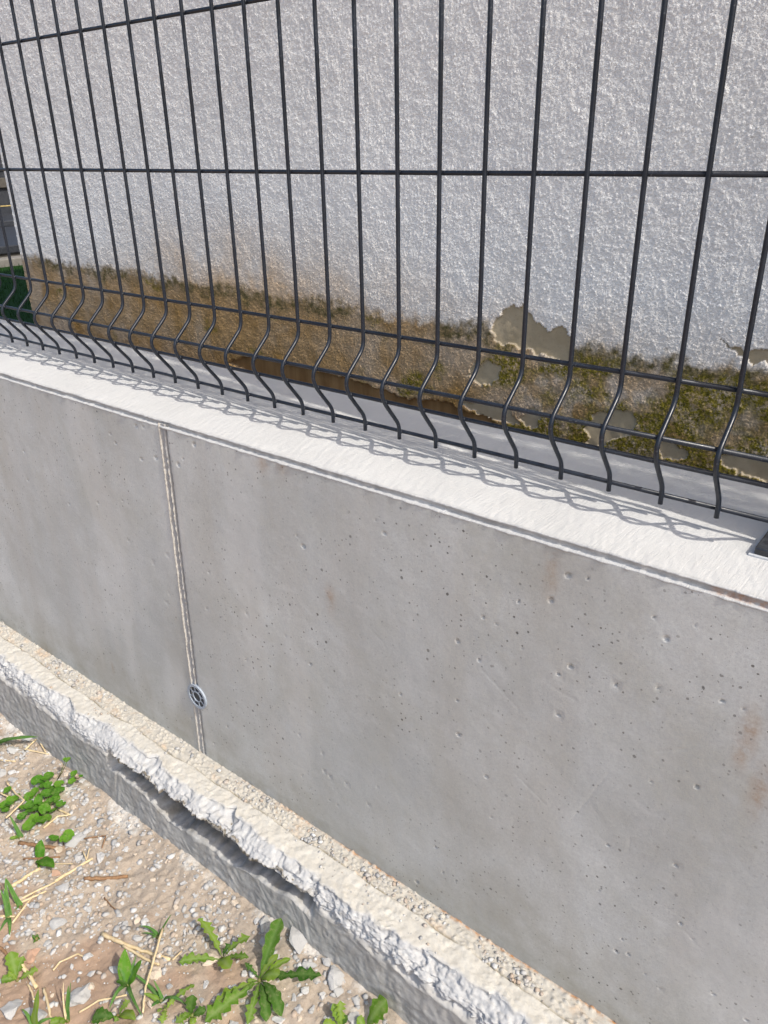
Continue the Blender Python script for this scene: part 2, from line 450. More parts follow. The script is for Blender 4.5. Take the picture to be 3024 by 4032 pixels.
lz = .009 * fbm(fx * 9, fx * 0 + 5, 607, 3) - .001 + .006 * (voro(fx * 60, fx * 0 + 2, 608)[2] - .5)
lip = .106 + .004 * fbm(fx * 22, fx * 0 + 7, 65, 3) + .005 * (voro(fx * 70, fx * 0 + 3, 66)[2] - .5)
zcv = np.interp(fx, [.3, .37, .46, .56, .67, .77, .85, .92], [-.045, -.052, -.064, -.082, -.080, -.064, -.050, -.040]) - .008 + .017 * fbm(fx * 7, fx * 0, 68, 3) + .003 * noise(fx * 70, fx * 0, 69)
FY = .101
def nodes(r, m, l, zc_, z_):
    A = [(-r, -.001), (-(r + .005), -.006), (-(r * .35 + FY * .65), -.014), (-(FY - .003), -.022), (-FY, -.029), (-FY, -.04), (-FY, -.05), (-(FY + .002), -.075), (-(FY + .010), -.22)]
    B = [(-r, -.001), (-(l - .012), -.006), (-l, -.016 + z_), (-(l - .006), -.024 + z_), (-(l - .040), -.026 + z_), (-(l - .076), -.036), (-(FY - .050), zc_ + .004), (-(FY + .001), zc_), (-(FY + .010), -.22)]
    return [(a[0] * (1 - m) + b[0] * m, a[1] * (1 - m) + b[1] * m) for a, b in zip(A, B)]
seg = [0, .06, .19, .34, .46, .58, .72, .80, 1.0]
tt = np.concatenate([np.linspace(0, .80, nC, endpoint=False), np.linspace(.80, 1, nF)])
Yo = np.zeros((len(tt), len(fx))); Zo = np.zeros_like(Yo)
for j in range(len(fx)):
    nd = np.array(nodes(rim[j], float(cavd[j]), lip[j], zcv[j], lz[j]))
    Yo[:, j] = np.interp(tt, seg, nd[:, 0]); Zo[:, j] = np.interp(tt, seg, nd[:, 1])
tl = np.linspace(0, 1, nL, endpoint=False)
Yl = .004 - tl[:, None] * (rim + .004)[None, :]; Zl = np.zeros_like(Yl)
Yp = np.vstack([Yl, Yo]); Zp = np.vstack([Zl, Zo]) - H
Xp = np.broadcast_to(fx, Yp.shape).copy()
# masks
S_ = np.vstack([-Yl, rim[None, :] + np.cumsum(np.hypot(np.diff(Yo, axis=0, prepend=Yo[:1]), np.diff(Zo, axis=0, prepend=Zo[:1])), axis=0)])  # arclength across
isl = np.vstack([np.ones_like(Yl), np.zeros_like(Yo)])
tfull = np.vstack([np.zeros_like(Yl), np.broadcast_to(tt[:, None], Yo.shape)])
cm = np.broadcast_to(np.clip(cavd, 0, 1), Yp.shape)
ed = .036 + .006 * fbm(fx * 7, fx * 0 + 3, 71, 3) + .004 * np.sin(fx * 5)
de = S_ - ed[None, :]
strip = isl * sstep(.002, -.002, de + .002 * noise(Xp * 60, S_ * 60, 73))
crack = isl * np.exp(-(de / .0016) ** 2) * sstep(-.5, .25, noise(Xp * 22, S_ * 3, 77))
crumb = np.clip(sstep(rim[None, :] - .008, rim[None, :] + .002, S_ + .006 * fbm(Xp * 40, S_ * 40, 79, 2)), 0, 1) * sstep(.62, .48, tfull + .0 * Xp + .10 * fbm(Xp * 25, S_ * 25, 81, 2) - .15 * cm)
face = sstep(.40, .5, tfull + .08 * fbm(Xp * 25, S_ * 25, 83, 2)) * (1 - crumb) * (1 - isl)
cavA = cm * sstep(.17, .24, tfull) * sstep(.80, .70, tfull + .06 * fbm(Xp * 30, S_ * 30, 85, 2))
# relief along the profile normal
dYs = np.gradient(Yp, axis=0); dZs = np.gradient(Zp, axis=0); L_ = np.hypot(dYs, dZs) + 1e-9
nY = dZs / L_; nZ = -dYs / L_            # outward (up on the ledge, to the viewer on the face)
d1, d2, cv = voro(Xp * 120, S_ * 120, 87)
peb = np.clip((d2 - d1) * 1.6, 0, 1) * cv
v1, v2, vc = voro(Xp * 62 + .5 * noise(Xp * 60, S_ * 60, 901), S_ * 62, 90); w1, w2, wc = voro(Xp * 150, S_ * 150, 902)
D = isl * (.0012 * fbm(Xp * 70, S_ * 70, 88, 3) + .0012 * fbm(Xp * 11, S_ * 11, 89, 2) + .0022 * peb * sstep(.0, .5, fbm(Xp * 9, S_ * 9, 903, 3)) - .0016 * wc * sstep(.1, .4, fbm(Xp * 16, S_ * 16, 904, 2))) + strip * (-.0035 + .0042 * peb) - .004 * crack
big = np.clip((v2 - v1) * 1.8, 0, 1) * vc
D += crumb * ((-.0075 * vc - .0036 * wc) * (.45 + .8 * sstep(-.4, .5, fbm(Xp * 6, S_ * 6, 906, 2))) + .004 * fbm(Xp * 14, S_ * 14, 91, 2) + .0016 * fbm(Xp * 190, S_ * 190, 92, 2)) * sstep(rim[None, :] - .012, rim[None, :] + .006, S_)
D += cavA * (.005 * fbm(Xp * 55, S_ * 55, 93, 3) + .0045 * wc - .002 * (Xp * 0)) * sstep(.82, .66, tfull)
D += face * (1 - cavA) * (.0012 * fbm(Xp * 60, S_ * 90, 95, 3) + .0022 * fbm(Xp * 9, S_ * 12, 96, 2) - .0012 * wc * sstep(.1, .5, fbm(Xp * 14, S_ * 14, 905, 2)))
Yp = Yp + nY * D; Zp = Zp + nZ * D
rust = isl * sstep(.007, .0, S_) * sstep(.62, .72, Xp) * sstep(-.3, .2, noise(Xp * 9, Xp * 0, 97) + .5 * sstep(.95, 1.2, Xp))
ft = thing('concrete_footing', (.5, -.05, -H - .16), 'pale concrete footing ledge with crumbling broken edge at the foot of the wall', 'footing')
link('ledge', grid('ledge', Xp, Yp, Zp, dict(strip=strip, crumb=crumb, face=face, cav=cavA, crack=crack, rust=rust), flip=False), MT['footing'], ft)

# ------------------------------------------------------------------ garden wall: two cast panels, joint, cap
SLANT = 0.0303; XJ = 0.5402; JW = 0.0095
def px_on_wall(u, v): return on(1, 0.0, u, v)
big_pits = [(.6076 * x, 1000 + .6076 * y, r) for x, y, r in ((880, 1115, 5), (1258, 1235, 5.5), (1155, 1365, 5.5), (1010, 1322, 5), (917, 1330, 4), (155, 1280, 4.5), (748, 1225, 3), (712, 1165, 2.6), (635, 1615, 3.4), (447, 1620, 3.4), (1185, 1328, 2.4), (927, 1120, 2.2))]
big_pits += [(1.8228 * x, 1.8228 * y, r) for x, y, r in ((1227, 1243, 5), (1190, 1297, 5), (988, 1385, 4.5), (1232, 1440, 4.5), (830, 1152, 4), (655, 1180, 5), (990, 1587, 4.5), (1050, 1678, 4.2), (1440, 1380, 4.5), (1206, 1545, 3), (670, 1435, 2.6), (865, 1500, 2.6), (940, 1830, 3), (413, 1552, 4), (462, 1606, 3.6), (1505, 1700, 3), (1470, 1995, 3), (1120, 1300, 2.5), (1330, 1480, 2.5), (900, 1905, 5), (1460, 1870, 3.4), (1560, 1515, 2.8), (1270, 1250, 2.4))]

def wall_panel(name, x0, x1, xs, seed, parent):
    zs = np.linspace(-H - .012, -.0100, 350)
    U, Zw = np.meshgrid(xs, zs)
    Xw = U + SLANT * Zw
    Dp = .0006 * fbm(Xw * 5, Zw * 5, seed, 3) + .00012 * fbm(Xw * 60, Zw * 60, seed + 3, 3)
    r_ = np.random.default_rng(seed)
    pits = []
    for u, v, r in big_pits:
        P = px_on_wall(u, v); pits.append((P[0], P[2], r / 1000. * .72, .9 + .5 * r_.random(), r_.random() * 6))
    for k in range(300):
        px = r_.uniform(-.7, 1.75); pz = r_.uniform(-H, -.02)
        if noise(np.array([px * 4]), np.array([pz * 4]), 311)[0] + .35 * (px - .5) < r_.uniform(-.45, .65): continue
        r = .0010 + .0012 * r_.random() ** 3
        if r_.random() < .05: r *= 1.6
        pits.append((px, pz, r, r_.uniform(.8, 1.9), r_.random() * 6))
    dz = zs[1] - zs[0]
    for px, pz, r, asp, ang in pits:
        uu = px - SLANT * pz
        if uu < xs[0] - .01 or uu > xs[-1] + .01: continue
        R_ = r * 2.2
        a = np.searchsorted(xs, uu - R_); b = np.searchsorted(xs, uu + R_) + 1
        c = int((pz - R_ - zs[0]) / dz); d = int((pz + R_ - zs[0]) / dz) + 2
        c = max(c, 0)
        if b <= a or d <= c: continue
        xx = Xw[c:d, a:b] - px; zz = Zw[c:d, a:b] - pz
        ca, sa = math.cos(ang), math.sin(ang)
        q = np.hypot((xx * ca + zz * sa) * asp ** .5, (-xx * sa + zz * ca) / asp ** .5) / r
        Dp[c:d, a:b] = np.maximum(Dp[c:d, a:b], (1.9 * r if r < .0024 else 1.0 * r) * np.clip(1 - q ** 3, 0, 1))
    # fine scratches left by tools
    for u0, v0, u1, v1 in ((1900, 2640, 2040, 2790), (2040, 3060, 2150, 3170), (2390, 3050, 2240, 3240), (2170, 2700, 2270, 2760), (2700, 2950, 2560, 2960), (2480, 3300, 2470, 3360), (1460, 2480, 1500, 2520), (2690, 3660, 2750, 3730)):
        A = px_on_wall(u0, v0); B = px_on_wall(u1, v1); ax_, az = A[0], A[2]; bx, bz = B[0], B[2]
        l2 = (bx - ax_) ** 2 + (bz - az) ** 2
        t = np.clip(((Xw - ax_) * (bx - ax_) + (Zw - az) * (bz - az)) / l2, 0, 1)
        dd = np.hypot(Xw - ax_ - t * (bx - ax_), Zw - az - t * (bz - az))
        Dp += .00025 * np.exp(-(dd / .0014) ** 2)
    rust = np.zeros_like(Xw)
    for u, v, sx, sz in ((2950, 2890, .010, .03), (2920, 2970, .008, .02), (2170, 2260, .008, .03), (640 + 60, 1690, .006, .008), (1030, 1820, .012, .014), (1110, 1830, .010, .016), (445, 2630, .005, .012), (1300, 2360, .008, .02), (2990, 3110, .01, .03)):
        P = px_on_wall(u, v)
        rust = np.maximum(rust, .6 * np.exp(-((Xw - P[0]) / sx) ** 2 - ((Zw - P[2]) / sz) ** 2))
    damp = np.clip(sstep(-H + .20, -H + .02, Zw + .08 * fbm(Xw * 4, Zw * 4, 401, 3)) * .75 + .8 * sstep(-H + .03, -H + .004, Zw), 0, 1)
    for u, v, sx, sz in ((2560, 3330, .05, .05), (2480, 3240, .03, .02), (700, 2550, .05, .12), (1500, 2780, .05, .1), (1900, 3250, .1, .06), (2120, 2330, .03, .1), (430, 2000, .05, .1)):
        P = px_on_wall(u, v)
        damp = np.maximum(damp, .42 * np.exp(-((Xw - P[0]) / sx) ** 2 - ((Zw - P[2]) / sz) ** 2))
    jd = np.abs(U - XJ)
    lime = .35 * np.exp(-(jd - JW) / .02) * sstep(-.2, .4, noise(Xw * 5, Zw * 5, 405)) + .25 * sstep(.35, .7, fbm(Xw * 5, Zw * 1.4, 407, 4))
    Dp = Dp + .0016 * np.exp(-((jd - JW) / .002) ** 2) * (1 + noise(Zw * 90, Zw * 0, 409)) * .5
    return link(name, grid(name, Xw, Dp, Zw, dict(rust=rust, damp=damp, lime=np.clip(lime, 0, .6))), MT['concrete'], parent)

gw = thing('concrete_wall', (.5, .144, -H - .16), 'low grey cast concrete garden wall with white top carrying the mesh fence', 'wall')
xl = axis([(-6, -.75, .05), (-.75, -.2, .0036), (-.2, XJ - .012, .0027), (XJ - .012, XJ - JW, .0011)])
xr = axis([(XJ + JW, XJ + .012, .0011), (XJ + .012, 1.0, .0021), (1.0, 1.66, .0018), (1.66, 6, .05)])
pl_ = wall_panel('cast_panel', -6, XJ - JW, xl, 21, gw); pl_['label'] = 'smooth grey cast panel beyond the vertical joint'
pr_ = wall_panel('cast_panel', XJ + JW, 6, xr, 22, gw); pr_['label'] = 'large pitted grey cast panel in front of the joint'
# joint strip with cement fins
zs = np.linspace(-H - .012, -.004, 420); ju = np.linspace(-JW - .0012, JW + .0012, 26)
U, Zj = np.meshgrid(ju, zs)
wob = .0009 * fbm(Zj * 30, Zj * 0, 431, 3)
f1 = np.exp(-((U + .0088 + wob) / .0011) ** 2); f2 = np.exp(-((U - .0022 + wob * 1.6) / .0012) ** 2); f3 = .5 * np.exp(-((U - .0085 + wob) / .001) ** 2)
rag = .65 + .5 * noise(Zj * 120, U * 200, 433) + .25 * noise(Zj * 22, U * 0, 435)
Dj = .0022 + .0015 * sstep(.003, .006, U) - (.0040 * f1 + .0036 * f2 * rag + .0024 * f3) + .0007 * noise(Zj * 260, U * 300, 437)
fin = np.clip(f1 * 1.2 + f2 * rag * sstep(-.6, .1, noise(Zj * 12, U * 0, 441)), 0, 1)
link('joint_strip', grid('joint_strip', XJ + U + SLANT * Zj, Dj, Zj, dict(fin=fin * .9, side=sstep(.003, .006, U))), MT['joint'], gw)
# cap: rear edge, trowelled top, ragged lip, recessed band painted grey as shade, cement dribble
cx = axis([(-6, -1, .05), (-1, -.45, .008), (-.45, .3, .003), (.3, 1.47, .0024), (1.47, 2, .01), (2, 6, .05)])
yc = .0046 + .0018 * fbm(cx * 9, cx * 0 + 4, 450, 2) + .0011 * fbm(cx * 30, cx * 0, 451, 3) + .0008 * noise(cx * 160, cx * 0, 453)
top_t = np.concatenate([np.linspace(0, .86, 62, endpoint=False), np.linspace(.86, 1, 26)])
Yt = TH + (yc[None, :] - TH) * top_t[:, None]; Zt = np.zeros_like(Yt)
r1 = np.abs(noise(cx * 70, cx * 0 + 5, 457)); r2 = np.clip(.35 + 1.2 * fbm(cx * 45, cx * 0 + 9, 459, 3) + .6 * fbm(cx * 8, cx * 0 + 1, 458, 2), 0, 1.7)
pro = [(yc - .0005, -.0007 + 0 * cx), (yc - .0010 - .0010 * r1, -.0016 + 0 * cx), (yc + .0001, -.0028 + 0 * cx), (yc, -.0050 + 0 * cx),
       (yc + .0001, -.0072 + 0 * cx), (yc - .0004, -.0086 + .0008 * r1), (.0006 + 0 * cx, -.0090 + .0006 * r2), (-.0012 * r2, -.0096 + 0 * cx), (-.0013 * r2, -.0110 + 0 * cx), (.0022 + 0 * cx, -.0126 - .001 * r2)]
Yq = np.array([a for a, b in pro]); Zq = np.array([b for a, b in pro])
Yc = np.vstack([np.full((1, len(cx)), TH), Yt, Yq]); Zc = np.vstack([np.full((1, len(cx)), -.35), Zt, Zq])
Xc = np.broadcast_to(cx, Yc.shape).copy()
nt_ = len(top_t)
Zc[1:1 + nt_] += .0009 * fbm(Xc[1:1 + nt_] * 9, Yt * 9, 461, 3) + .00045 * fbm(Xc[1:1 + nt_] * 160 + Yt * 60, Yt * 28, 463, 2) * 1.0
edge = np.zeros_like(Yc); edge[1:1 + nt_] = sstep(.006, .0, Yt - yc[None, :]) * .55; edge[1 + nt_:3 + nt_] = .5; edge[7 + nt_:] = .45
groove_shade = np.zeros_like(Yc)
for k, v in ((2, .9), (3, 1), (4, 1), (5, .5)): groove_shade[1 + nt_ + k] = v * np.clip(.62 + .9 * noise(cx * 60, cx * 0, 467 + k) + .5 * noise(cx * 11, cx * 0, 490), 0, 1)
jn = np.exp(-((cx - XJ) / .006) ** 2)
Yc[1 + nt_:] += .003 * jn[None, :] * noise(Xc[1 + nt_:] * 300, Zc[1 + nt_:] * 300, 471)
rustc = np.zeros_like(Yc); rustc[3 + nt_:7 + nt_] = sstep(1.385, 1.40, cx)[None, :] * .6
link('white_top', grid('white_top', Xc, Yc, Zc, dict(edge=edge, groove_shade=groove_shade, rust=rustc), flip=True), MT['cap'], gw)

# ------------------------------------------------------------------ plastic formwork cone in the joint
cc = px_on_wall(779, 2741)
cone = thing('formwork_cone', (cc[0], 0, cc[2]), 'round grey blue plastic formwork cone with spokes set in the wall joint', 'formwork cone')
def ring(name, r0, r1, y0, y1, mat, seg_=40):
    bm = bmesh.new(); L = []
    for (r, y) in ((r0, y1), (r0, y0), (r1, y0), (r1, y1)):
        L.append([bm.verts.new((cc[0] + r * math.cos(2 * math.pi * i / seg_), y, cc[2] + r * math.sin(2 * math.pi * i / seg_))) for i in range(seg_)])
    for k in range(4):
        a, b = L[k], L[(k + 1) % 4]
        for i in range(seg_): bm.faces.new((a[i], a[(i + 1) % seg_], b[(i + 1) % seg_], b[i]))
    bmesh.ops.recalc_face_normals(bm, faces=bm.faces[:])
    return link(name, bm_mesh(name, bm), mat, cone, smooth=False)
ring('rim', .0215, .0262, -.0034, .006, MT['plastic'])
ring('hub', .0098, .0120, -.0030, .006, MT['plastic'])
for k in range(8):
    a = 2 * math.pi * (k + .3) / 8
    bm = bmesh.new(); bmesh.ops.create_cube(bm, size=1)
    for v in bm.verts:
        p = Vector((.0159 + v.co.x * .0102, v.co.y * .008 + .0015, v.co.z * .0020))
        v.co = Vector((cc[0] + p.x * math.cos(a) - p.z * math.sin(a), p.y, cc[2] + p.x * math.sin(a) + p.z * math.cos(a)))
    link('spoke', bm_mesh('spoke', bm), MT['plastic'], cone, smooth=False)
bm = bmesh.new(); bmesh.ops.create_cone(bm, cap_ends=True, segments=40, radius1=.0225, radius2=.0225, depth=.003)
for v in bm.verts: v.co = Vector((cc[0] + v.co.x, -.0003 + v.co.z * .6, cc[2] + v.co.y))
link('back_plate', bm_mesh('back_plate', bm), MT['plastic_dark'], cone, smooth=False)

# ------------------------------------------------------------------ welded mesh fence
def rounded(path, rad=.012, n=5):
    P = [Vector(p) for p in path]; out = [P[0]]
    for i in range(1, len(P) - 1):
        a, b, c = P[i - 1], P[i], P[i + 1]
        r = min(rad, (a - b).length * .48, (c - b).length * .48)
        s = b + (a - b).normalized() * r; e = b + (c - b).normalized() * r
        for k in range(n + 1):
            t = k / n; out.append(s * (1 - t) ** 2 + b * 2 * t * (1 - t) + e * t * t)
    out.append(P[-1]); return out
TOP = 2.04
def fold(z):   # one bend towards the viewer whose top is at height z
    return [(0, YF + .001, z), (0, YF - .035, z - .032), (0, YF - .0385, z - .044), (0, YF - .033, z - .059), (0, YF, z - .099)]
FOLDS = (1.998, 1.398, .768, .138)
path = [(0, YF, TOP)]
for zf in FOLDS: path += fold(zf)
path += [(0, YF, .0185)]
upright = tube(rounded(path), .0028, 10); upright.name = 'vertical_wire'
rows = [(YF, .36), (YF, .56), (YF, .99), (YF, 1.19), (YF, 1.61), (YF, 1.80)]
for zf in FOLDS: rows += [(YF, zf - .110), (YF - .0325, zf - .0595), (YF - .0345, zf - .0325), (YF, zf + .0217)]
bm = bmesh.new(); bm.from_mesh(upright)                       # weld beads where the cross wires meet the upright
for (y, z) in rows:
    r0 = bmesh.ops.create_icosphere(bm, subdivisions=1, radius=.0033)
    for v in r0['verts']: v.co = Vector((v.co.x * 1.15, y + .0026 + v.co.y * .8, z + v.co.z * 1.1))
bm.to_mesh(upright); bm.free(); upright.materials.append(MT['fence'])
def panel(k0, k1, label, x_off=0.0):
    fp = thing('mesh_fence_panel', (SP * (k0 + k1) / 2 + x_off, YF, .0185), label, 'fence panel', 'fence panels on the wall')
    for k in range(k0, k1 + 1):
        o = link('vertical_wire', upright, None, fp); o.location = o.location + Vector((SP * k + x_off, 0, 0))
    for (y, z) in rows:
        x0 = SP * k0 - .012 + x_off; x1 = SP * k1 + .012 + x_off
        me = tube([(x0 + (x1 - x0) * i / 6, y + .0050, z + .0005 * math.sin(i * 1.7 + z * 9)) for i in range(7)], .0028, 10)
        link('horizontal_wire', me, MT['fence'], fp)
    return fp
panel(-16, 23, 'anthracite welded mesh fence panel with bent lower wires standing along the white wall top')
panel(25, 64, 'anthracite welded mesh fence panel past the black post plate at the right edge', .012)
def post(x, label):
    y = YF + .035
    po = thing('fence_post', (x, y, 0), label, 'fence post', 'fence posts on the wall')
    link('mortar_bed', bevel_box('mortar_bed', (x - .067, y - .066, -.002), (x + .067, y + .066, .0022), .001), MT['shim'], po, False)
    link('base_plate', bevel_box('base_plate', (x - .062, y - .066 + .002, .0022), (x + .062, y + .064, .0102), .0015), MT['plate'], po, False)
    link('tube', bevel_box('tube', (x - .02, y - .025, .0102), (x + .02, y + .035, 2.06), .003), MT['fence'], po, False)
    link('cap', bevel_box('cap', (x - .022, y - .027, 2.06), (x + .022, y + .037, 2.07), .003), MT['plate'], po, False)
    for sx in (-1, 1):
        for sy in (-1, 1):
            bm = bmesh.new(); bmesh.ops.create_cone(bm, cap_ends=True, segments=6, radius1=.008, radius2=.008, depth=.007)
            for v in bm.verts: v.co += Vector((x + sx * .045, y + sy * .047, .0137))
            link('bolt', bm_mesh('bolt', bm), MT['steel'], po, False)
post(1.468, 'dark fence post on a black base plate at the right end of the wall top')
post(-1.035, 'dark fence post at the far left end of the mesh panel')

# ------------------------------------------------------------------ house wall
hx = axis([(XC, -.3, .0027), (-.3, .4, .0021), (.4, 1.42, .00165), (1.42, 2, .012), (2, 5, .08)])
hz = axis([(-.34, -.13, .02), (-.13, .30, .0017), (.30, .78, .0020), (.78, 1.1, .015), (1.1, 2.9, .08)])
Xh, Zh = np.meshgrid(hx, hz)
def inside(poly, amp=.006, seed=0):
    pts = [on(1, YH, u * 1.8228, v * 1.8228) for u, v in poly]; P = [(p[0], p[2]) for p in pts]
    x0 = min(p[0] for p in P) - .03; x1 = max(p[0] for p in P) + .03; z0 = min(p[1] for p in P) - .03; z1 = max(p[1] for p in P) + .03
    c0, c1 = np.searchsorted(hx, [x0, x1]); r0, r1 = np.searchsorted(hz, [z0, z1])
    out = np.zeros(Xh.shape)
    xx = Xh[r0:r1, c0:c1] + amp * fbm(Xh[r0:r1, c0:c1] * 55, Zh[r0:r1, c0:c1] * 55, 500 + seed, 3)
    zz = Zh[r0:r1, c0:c1] + amp * fbm(Xh[r0:r1, c0:c1] * 55, Zh[r0:r1, c0:c1] * 55, 600 + seed, 3)
    ins = np.zeros(xx.shape, bool)
    for i in range(len(P)):
        (xa, za), (xb, zb) = P[i], P[i - 1]
        cnd = ((za > zz) != (zb > zz)) & (xx < (xb - xa) * (zz - za) / ((zb - za) + 1e-12) + xa); ins ^= cnd
    out[r0:r1, c0:c1] = ins
    return out
patch = np.zeros(Xh.shape)
for s_, poly in enumerate([
        [(1060, 705), (1078, 684), (1098, 664), (1128, 657), (1150, 690), (1180, 714), (1212, 706), (1234, 728), (1234, 768), (1212, 782), (1150, 758), (1068, 738)],
        [(1556, 733), (1572, 748), (1604, 757), (1690, 752), (1690, 792), (1632, 787), (1600, 770), (1566, 752)],
        [(1008, 808), (1022, 788), (1050, 782), (1083, 796), (1062, 838), (1030, 826)],
        [(1262, 930), (1288, 892), (1340, 884), (1382, 906), (1360, 938), (1312, 958), (1274, 966)],
        [(990, 868), (1060, 868), (1104, 884), (1118, 916), (1040, 902)],
        [(1418, 955), (1482, 966), (1488, 996), (1430, 990)],
        [(1552, 985), (1600, 982), (1700, 1000), (1700, 1060), (1580, 1016)],
        [(1120, 905), (1150, 880), (1170, 900), (1150, 930)]]):
    patch = np.maximum(patch, inside(poly, .006, s_))
plinth = inside([(492, 782), (540, 766), (600, 780), (680, 800), (760, 818), (800, 835), (850, 850), (905, 878), (900, 900), (700, 860), (560, 820)], .005, 40)
plinth = np.maximum(plinth, inside([(880, 860), (960, 868), (1010, 890), (1060, 905), (1090, 930), (900, 900)], .005, 42))
patch = patch * (1 - plinth)
zst = np.interp(Xh, [-.65, .35, .86, 1.08, 1.31, 3], [.121, .103, .101, .090, .0935, .09])
n1 = fbm(Xh * 13, Zh * 13, 521, 4); n2 = fbm(Xh * 60, Zh * 60, 523, 3)
dd = Zh - zst + .012 * n1 + .009 * n2
dirt = sstep(.020, -.010, dd) * (.86 + .14 * np.clip(n1, -1, 1)) * (1 - .15 * sstep(.1, .5, fbm(Xh * 6, Zh * 6, 525, 3)))
dirt = np.clip(dirt * (1 - .25 * sstep(.85, 1.0, Xh) * sstep(-.1, .3, fbm(Xh * 25, Zh * 25, 526, 3))), 0, 1)
algae = 1.25 * np.exp(-((dd + .006) / .013) ** 2) * sstep(-.35, .25, fbm(Xh * 5, Zh * 3, 527, 3) + .25)
algae = np.clip(algae + .55 * sstep(.9, 1.05, Xh) * sstep(.0, -.05, dd) * sstep(.05, .5, fbm(Xh * 18, Zh * 18, 528, 3) + .2), 0, 1)
moss = sstep(.004, -.02, dd) * sstep(.05, .55, fbm(Xh * 9, Zh * 12, 529, 4) + np.interp(Xh, [-.6, .2, .5, .8, .95, 1.1, 1.4], [-.6, -.35, -.25, -.1, .2, .5, .65]))
warm = np.exp(-((Xh - .25) / .42) ** 2) * sstep(.31, .12, Zh) * .95 + .35 * sstep(.2, .1, Zh)
# stucco relief: overlapping crumbs
s1, s2, sv = voro(Xh * 255 + .35 * noise(Xh * 110, Zh * 110, 541), Zh * 255 + .35 * noise(Xh * 110, Zh * 110, 542), 543)
st = .00135 * (.25 + .75 * sv) * np.clip((s2 - s1) * 2.4, 0, 1) + .0005 * fbm(Xh * 40, Zh * 40, 548, 2)
lo = sstep(2.2, 1.3, Xh) * sstep(1.0, .8, Zh)
hole = np.maximum(patch, plinth)
soft = hole
Yh_ = YH - st * lo * (1 - hole) + hole * (.0026 + .0008 * fbm(Xh * 30, Zh * 30, 549, 3)) + .0012 * fbm(Xh * 4, Zh * 4, 551, 2) + plinth * .006
hw = thing('house', (2.0, 2.5, -.34), 'white stucco house wall with brown mossy splash stain behind the fence', 'house')
link('stucco_wall', grid('stucco_wall', Xh, Yh_, Zh, dict(patch=patch, plinth=plinth, dirt=dirt * (1 - hole), algae=algae * (1 - hole), moss=moss * (1 - hole), warm=warm)), MT['stucco'], hw)
sy = axis([(YH, YH + .3, .01), (YH + .3, 5, .2)]); szz = axis([(-.34, .8, .01), (.8, 2.9, .1)])
Ys, Zs_ = np.meshgrid(sy, szz)
Xs = XC - .0015 * fbm(Ys * 120, Zs_ * 120, 561, 2); Xs[:, 0] = Xh[0, 0]
dz_ = sstep(.13, .10, Zs_ + .01 * fbm(Ys * 20, Zs_ * 20, 563, 3))
z0_ = np.zeros_like(Ys)
link('gable_wall', grid('gable_wall', Xs, Ys, Zs_, dict(patch=z0_, plinth=z0_, dirt=dz_, algae=z0_, moss=z0_, warm=z0_), flip=True), MT['stucco'], hw)
link('roof_slab', bevel_box('roof_slab', (XC - .05, YH - .05, 2.88), (5.2, 5.2, 3.0), .01), MT['kerb'], hw, False)

# ------------------------------------------------------------------ beyond the house corner: lawn and steps
LZ = -.30
def bx(v, x): return on(0, x, 40, v)
XL = -3.1
zt = lambda v, x: on(0, x, 40, v)[2]
# turf from near the house back to the kerb
kx = on(2, LZ, 40, 1050)[0]
tx = axis([(kx, XC - .2, .05)]); ty = axis([(.30, 3.6, .05)])
X, Y = np.meshgrid(tx, ty)
tf = link('turf', grid('turf', X, Y, np.full(X.shape, LZ) + .004 * fbm(X * 9, Y * 9, 571, 2)), MT['turf']); tf['kind'] = 'structure'
r_ = np.random.default_rng(5)
nb = 9000
bxs = r_.uniform(kx, -1.6, nb); bys = r_.uniform(.9, 3.2, nb); ang = r_.uniform(0, 6.28, nb); hh = r_.uniform(.012, .028, nb)
lean = r_.normal(0, .006, (nb, 2))
dx_, dy_ = np.cos(ang) * .0016, np.sin(ang) * .0016
V = np.stack([np.stack([bxs - dx_, bys - dy_, np.full(nb, LZ)], -1), np.stack([bxs + dx_, bys + dy_, np.full(nb, LZ)], -1), np.stack([bxs + lean[:, 0], bys + lean[:, 1], LZ + hh], -1)], 1)
gr = link('turf_blades', npmesh('turf_blades', V, np.arange(nb * 3).reshape(-1, 3)), MT['turf'], smooth=False)
gr['kind'] = 'stuff'; tag(gr, 'short dark green turf beyond the house corner', 'grass')
kz = zt(1018, kx)
yA, yB = .8, 3.4
kb = link('kerb', bevel_box('kerb', (kx - .12, yA, -.45), (kx, yB, kz), .008), MT['kerb'], smooth=False)
tag(kb, 'pale stone kerb between green turf and dark steps', 'kerb')
stp = thing('stone_steps', (kx - .6, 2.1, -.4), 'shade-darkened grey stone steps with a yellow edge strip beyond the house corner', 'steps')
def vz(v, x): return on(0, x, 40, v)[2]
x = kx - .12; pv = 1018
def zonx(v, x_): return vz(v, x_)
z1 = zonx(948, x)                                                # top of lowest riser
link('riser', bevel_box('riser', (x - .04, yA, -.4), (x - .002, yB, z1 - .03), .006), MT['step_edge'], stp, False)
def xat(v, z): return on(2, z, 40, v)[0]
zc = z1 - .03; xcur = x - .002
for (v_tread_end, v_riser_top, matr) in ((892, 868, 'step'), (840, 812, 'step')):
    xe = xat(v_tread_end, zc)
    if xe > xcur - .05: xe = xcur - .25
    link('tread', bevel_box('tread', (xe - .02, yA, zc - .05), (xcur + .015, yB, zc + .002), .008), MT['step'], stp, False)
    zn = zonx(v_riser_top, xe)
    link('riser', bevel_box('riser', (xe - .05, yA, zc - .1), (xe, yB, zn), .006), MT['step'], stp, False)
    xcur = xe; zc = zn
zy = zonx(820, xcur - .02)
link('edge_strip', bevel_box('edge_strip', (xcur - .05, yA, zc), (xcur + .004, yB, zc + .008), .002), MT['yellow'], stp, False)
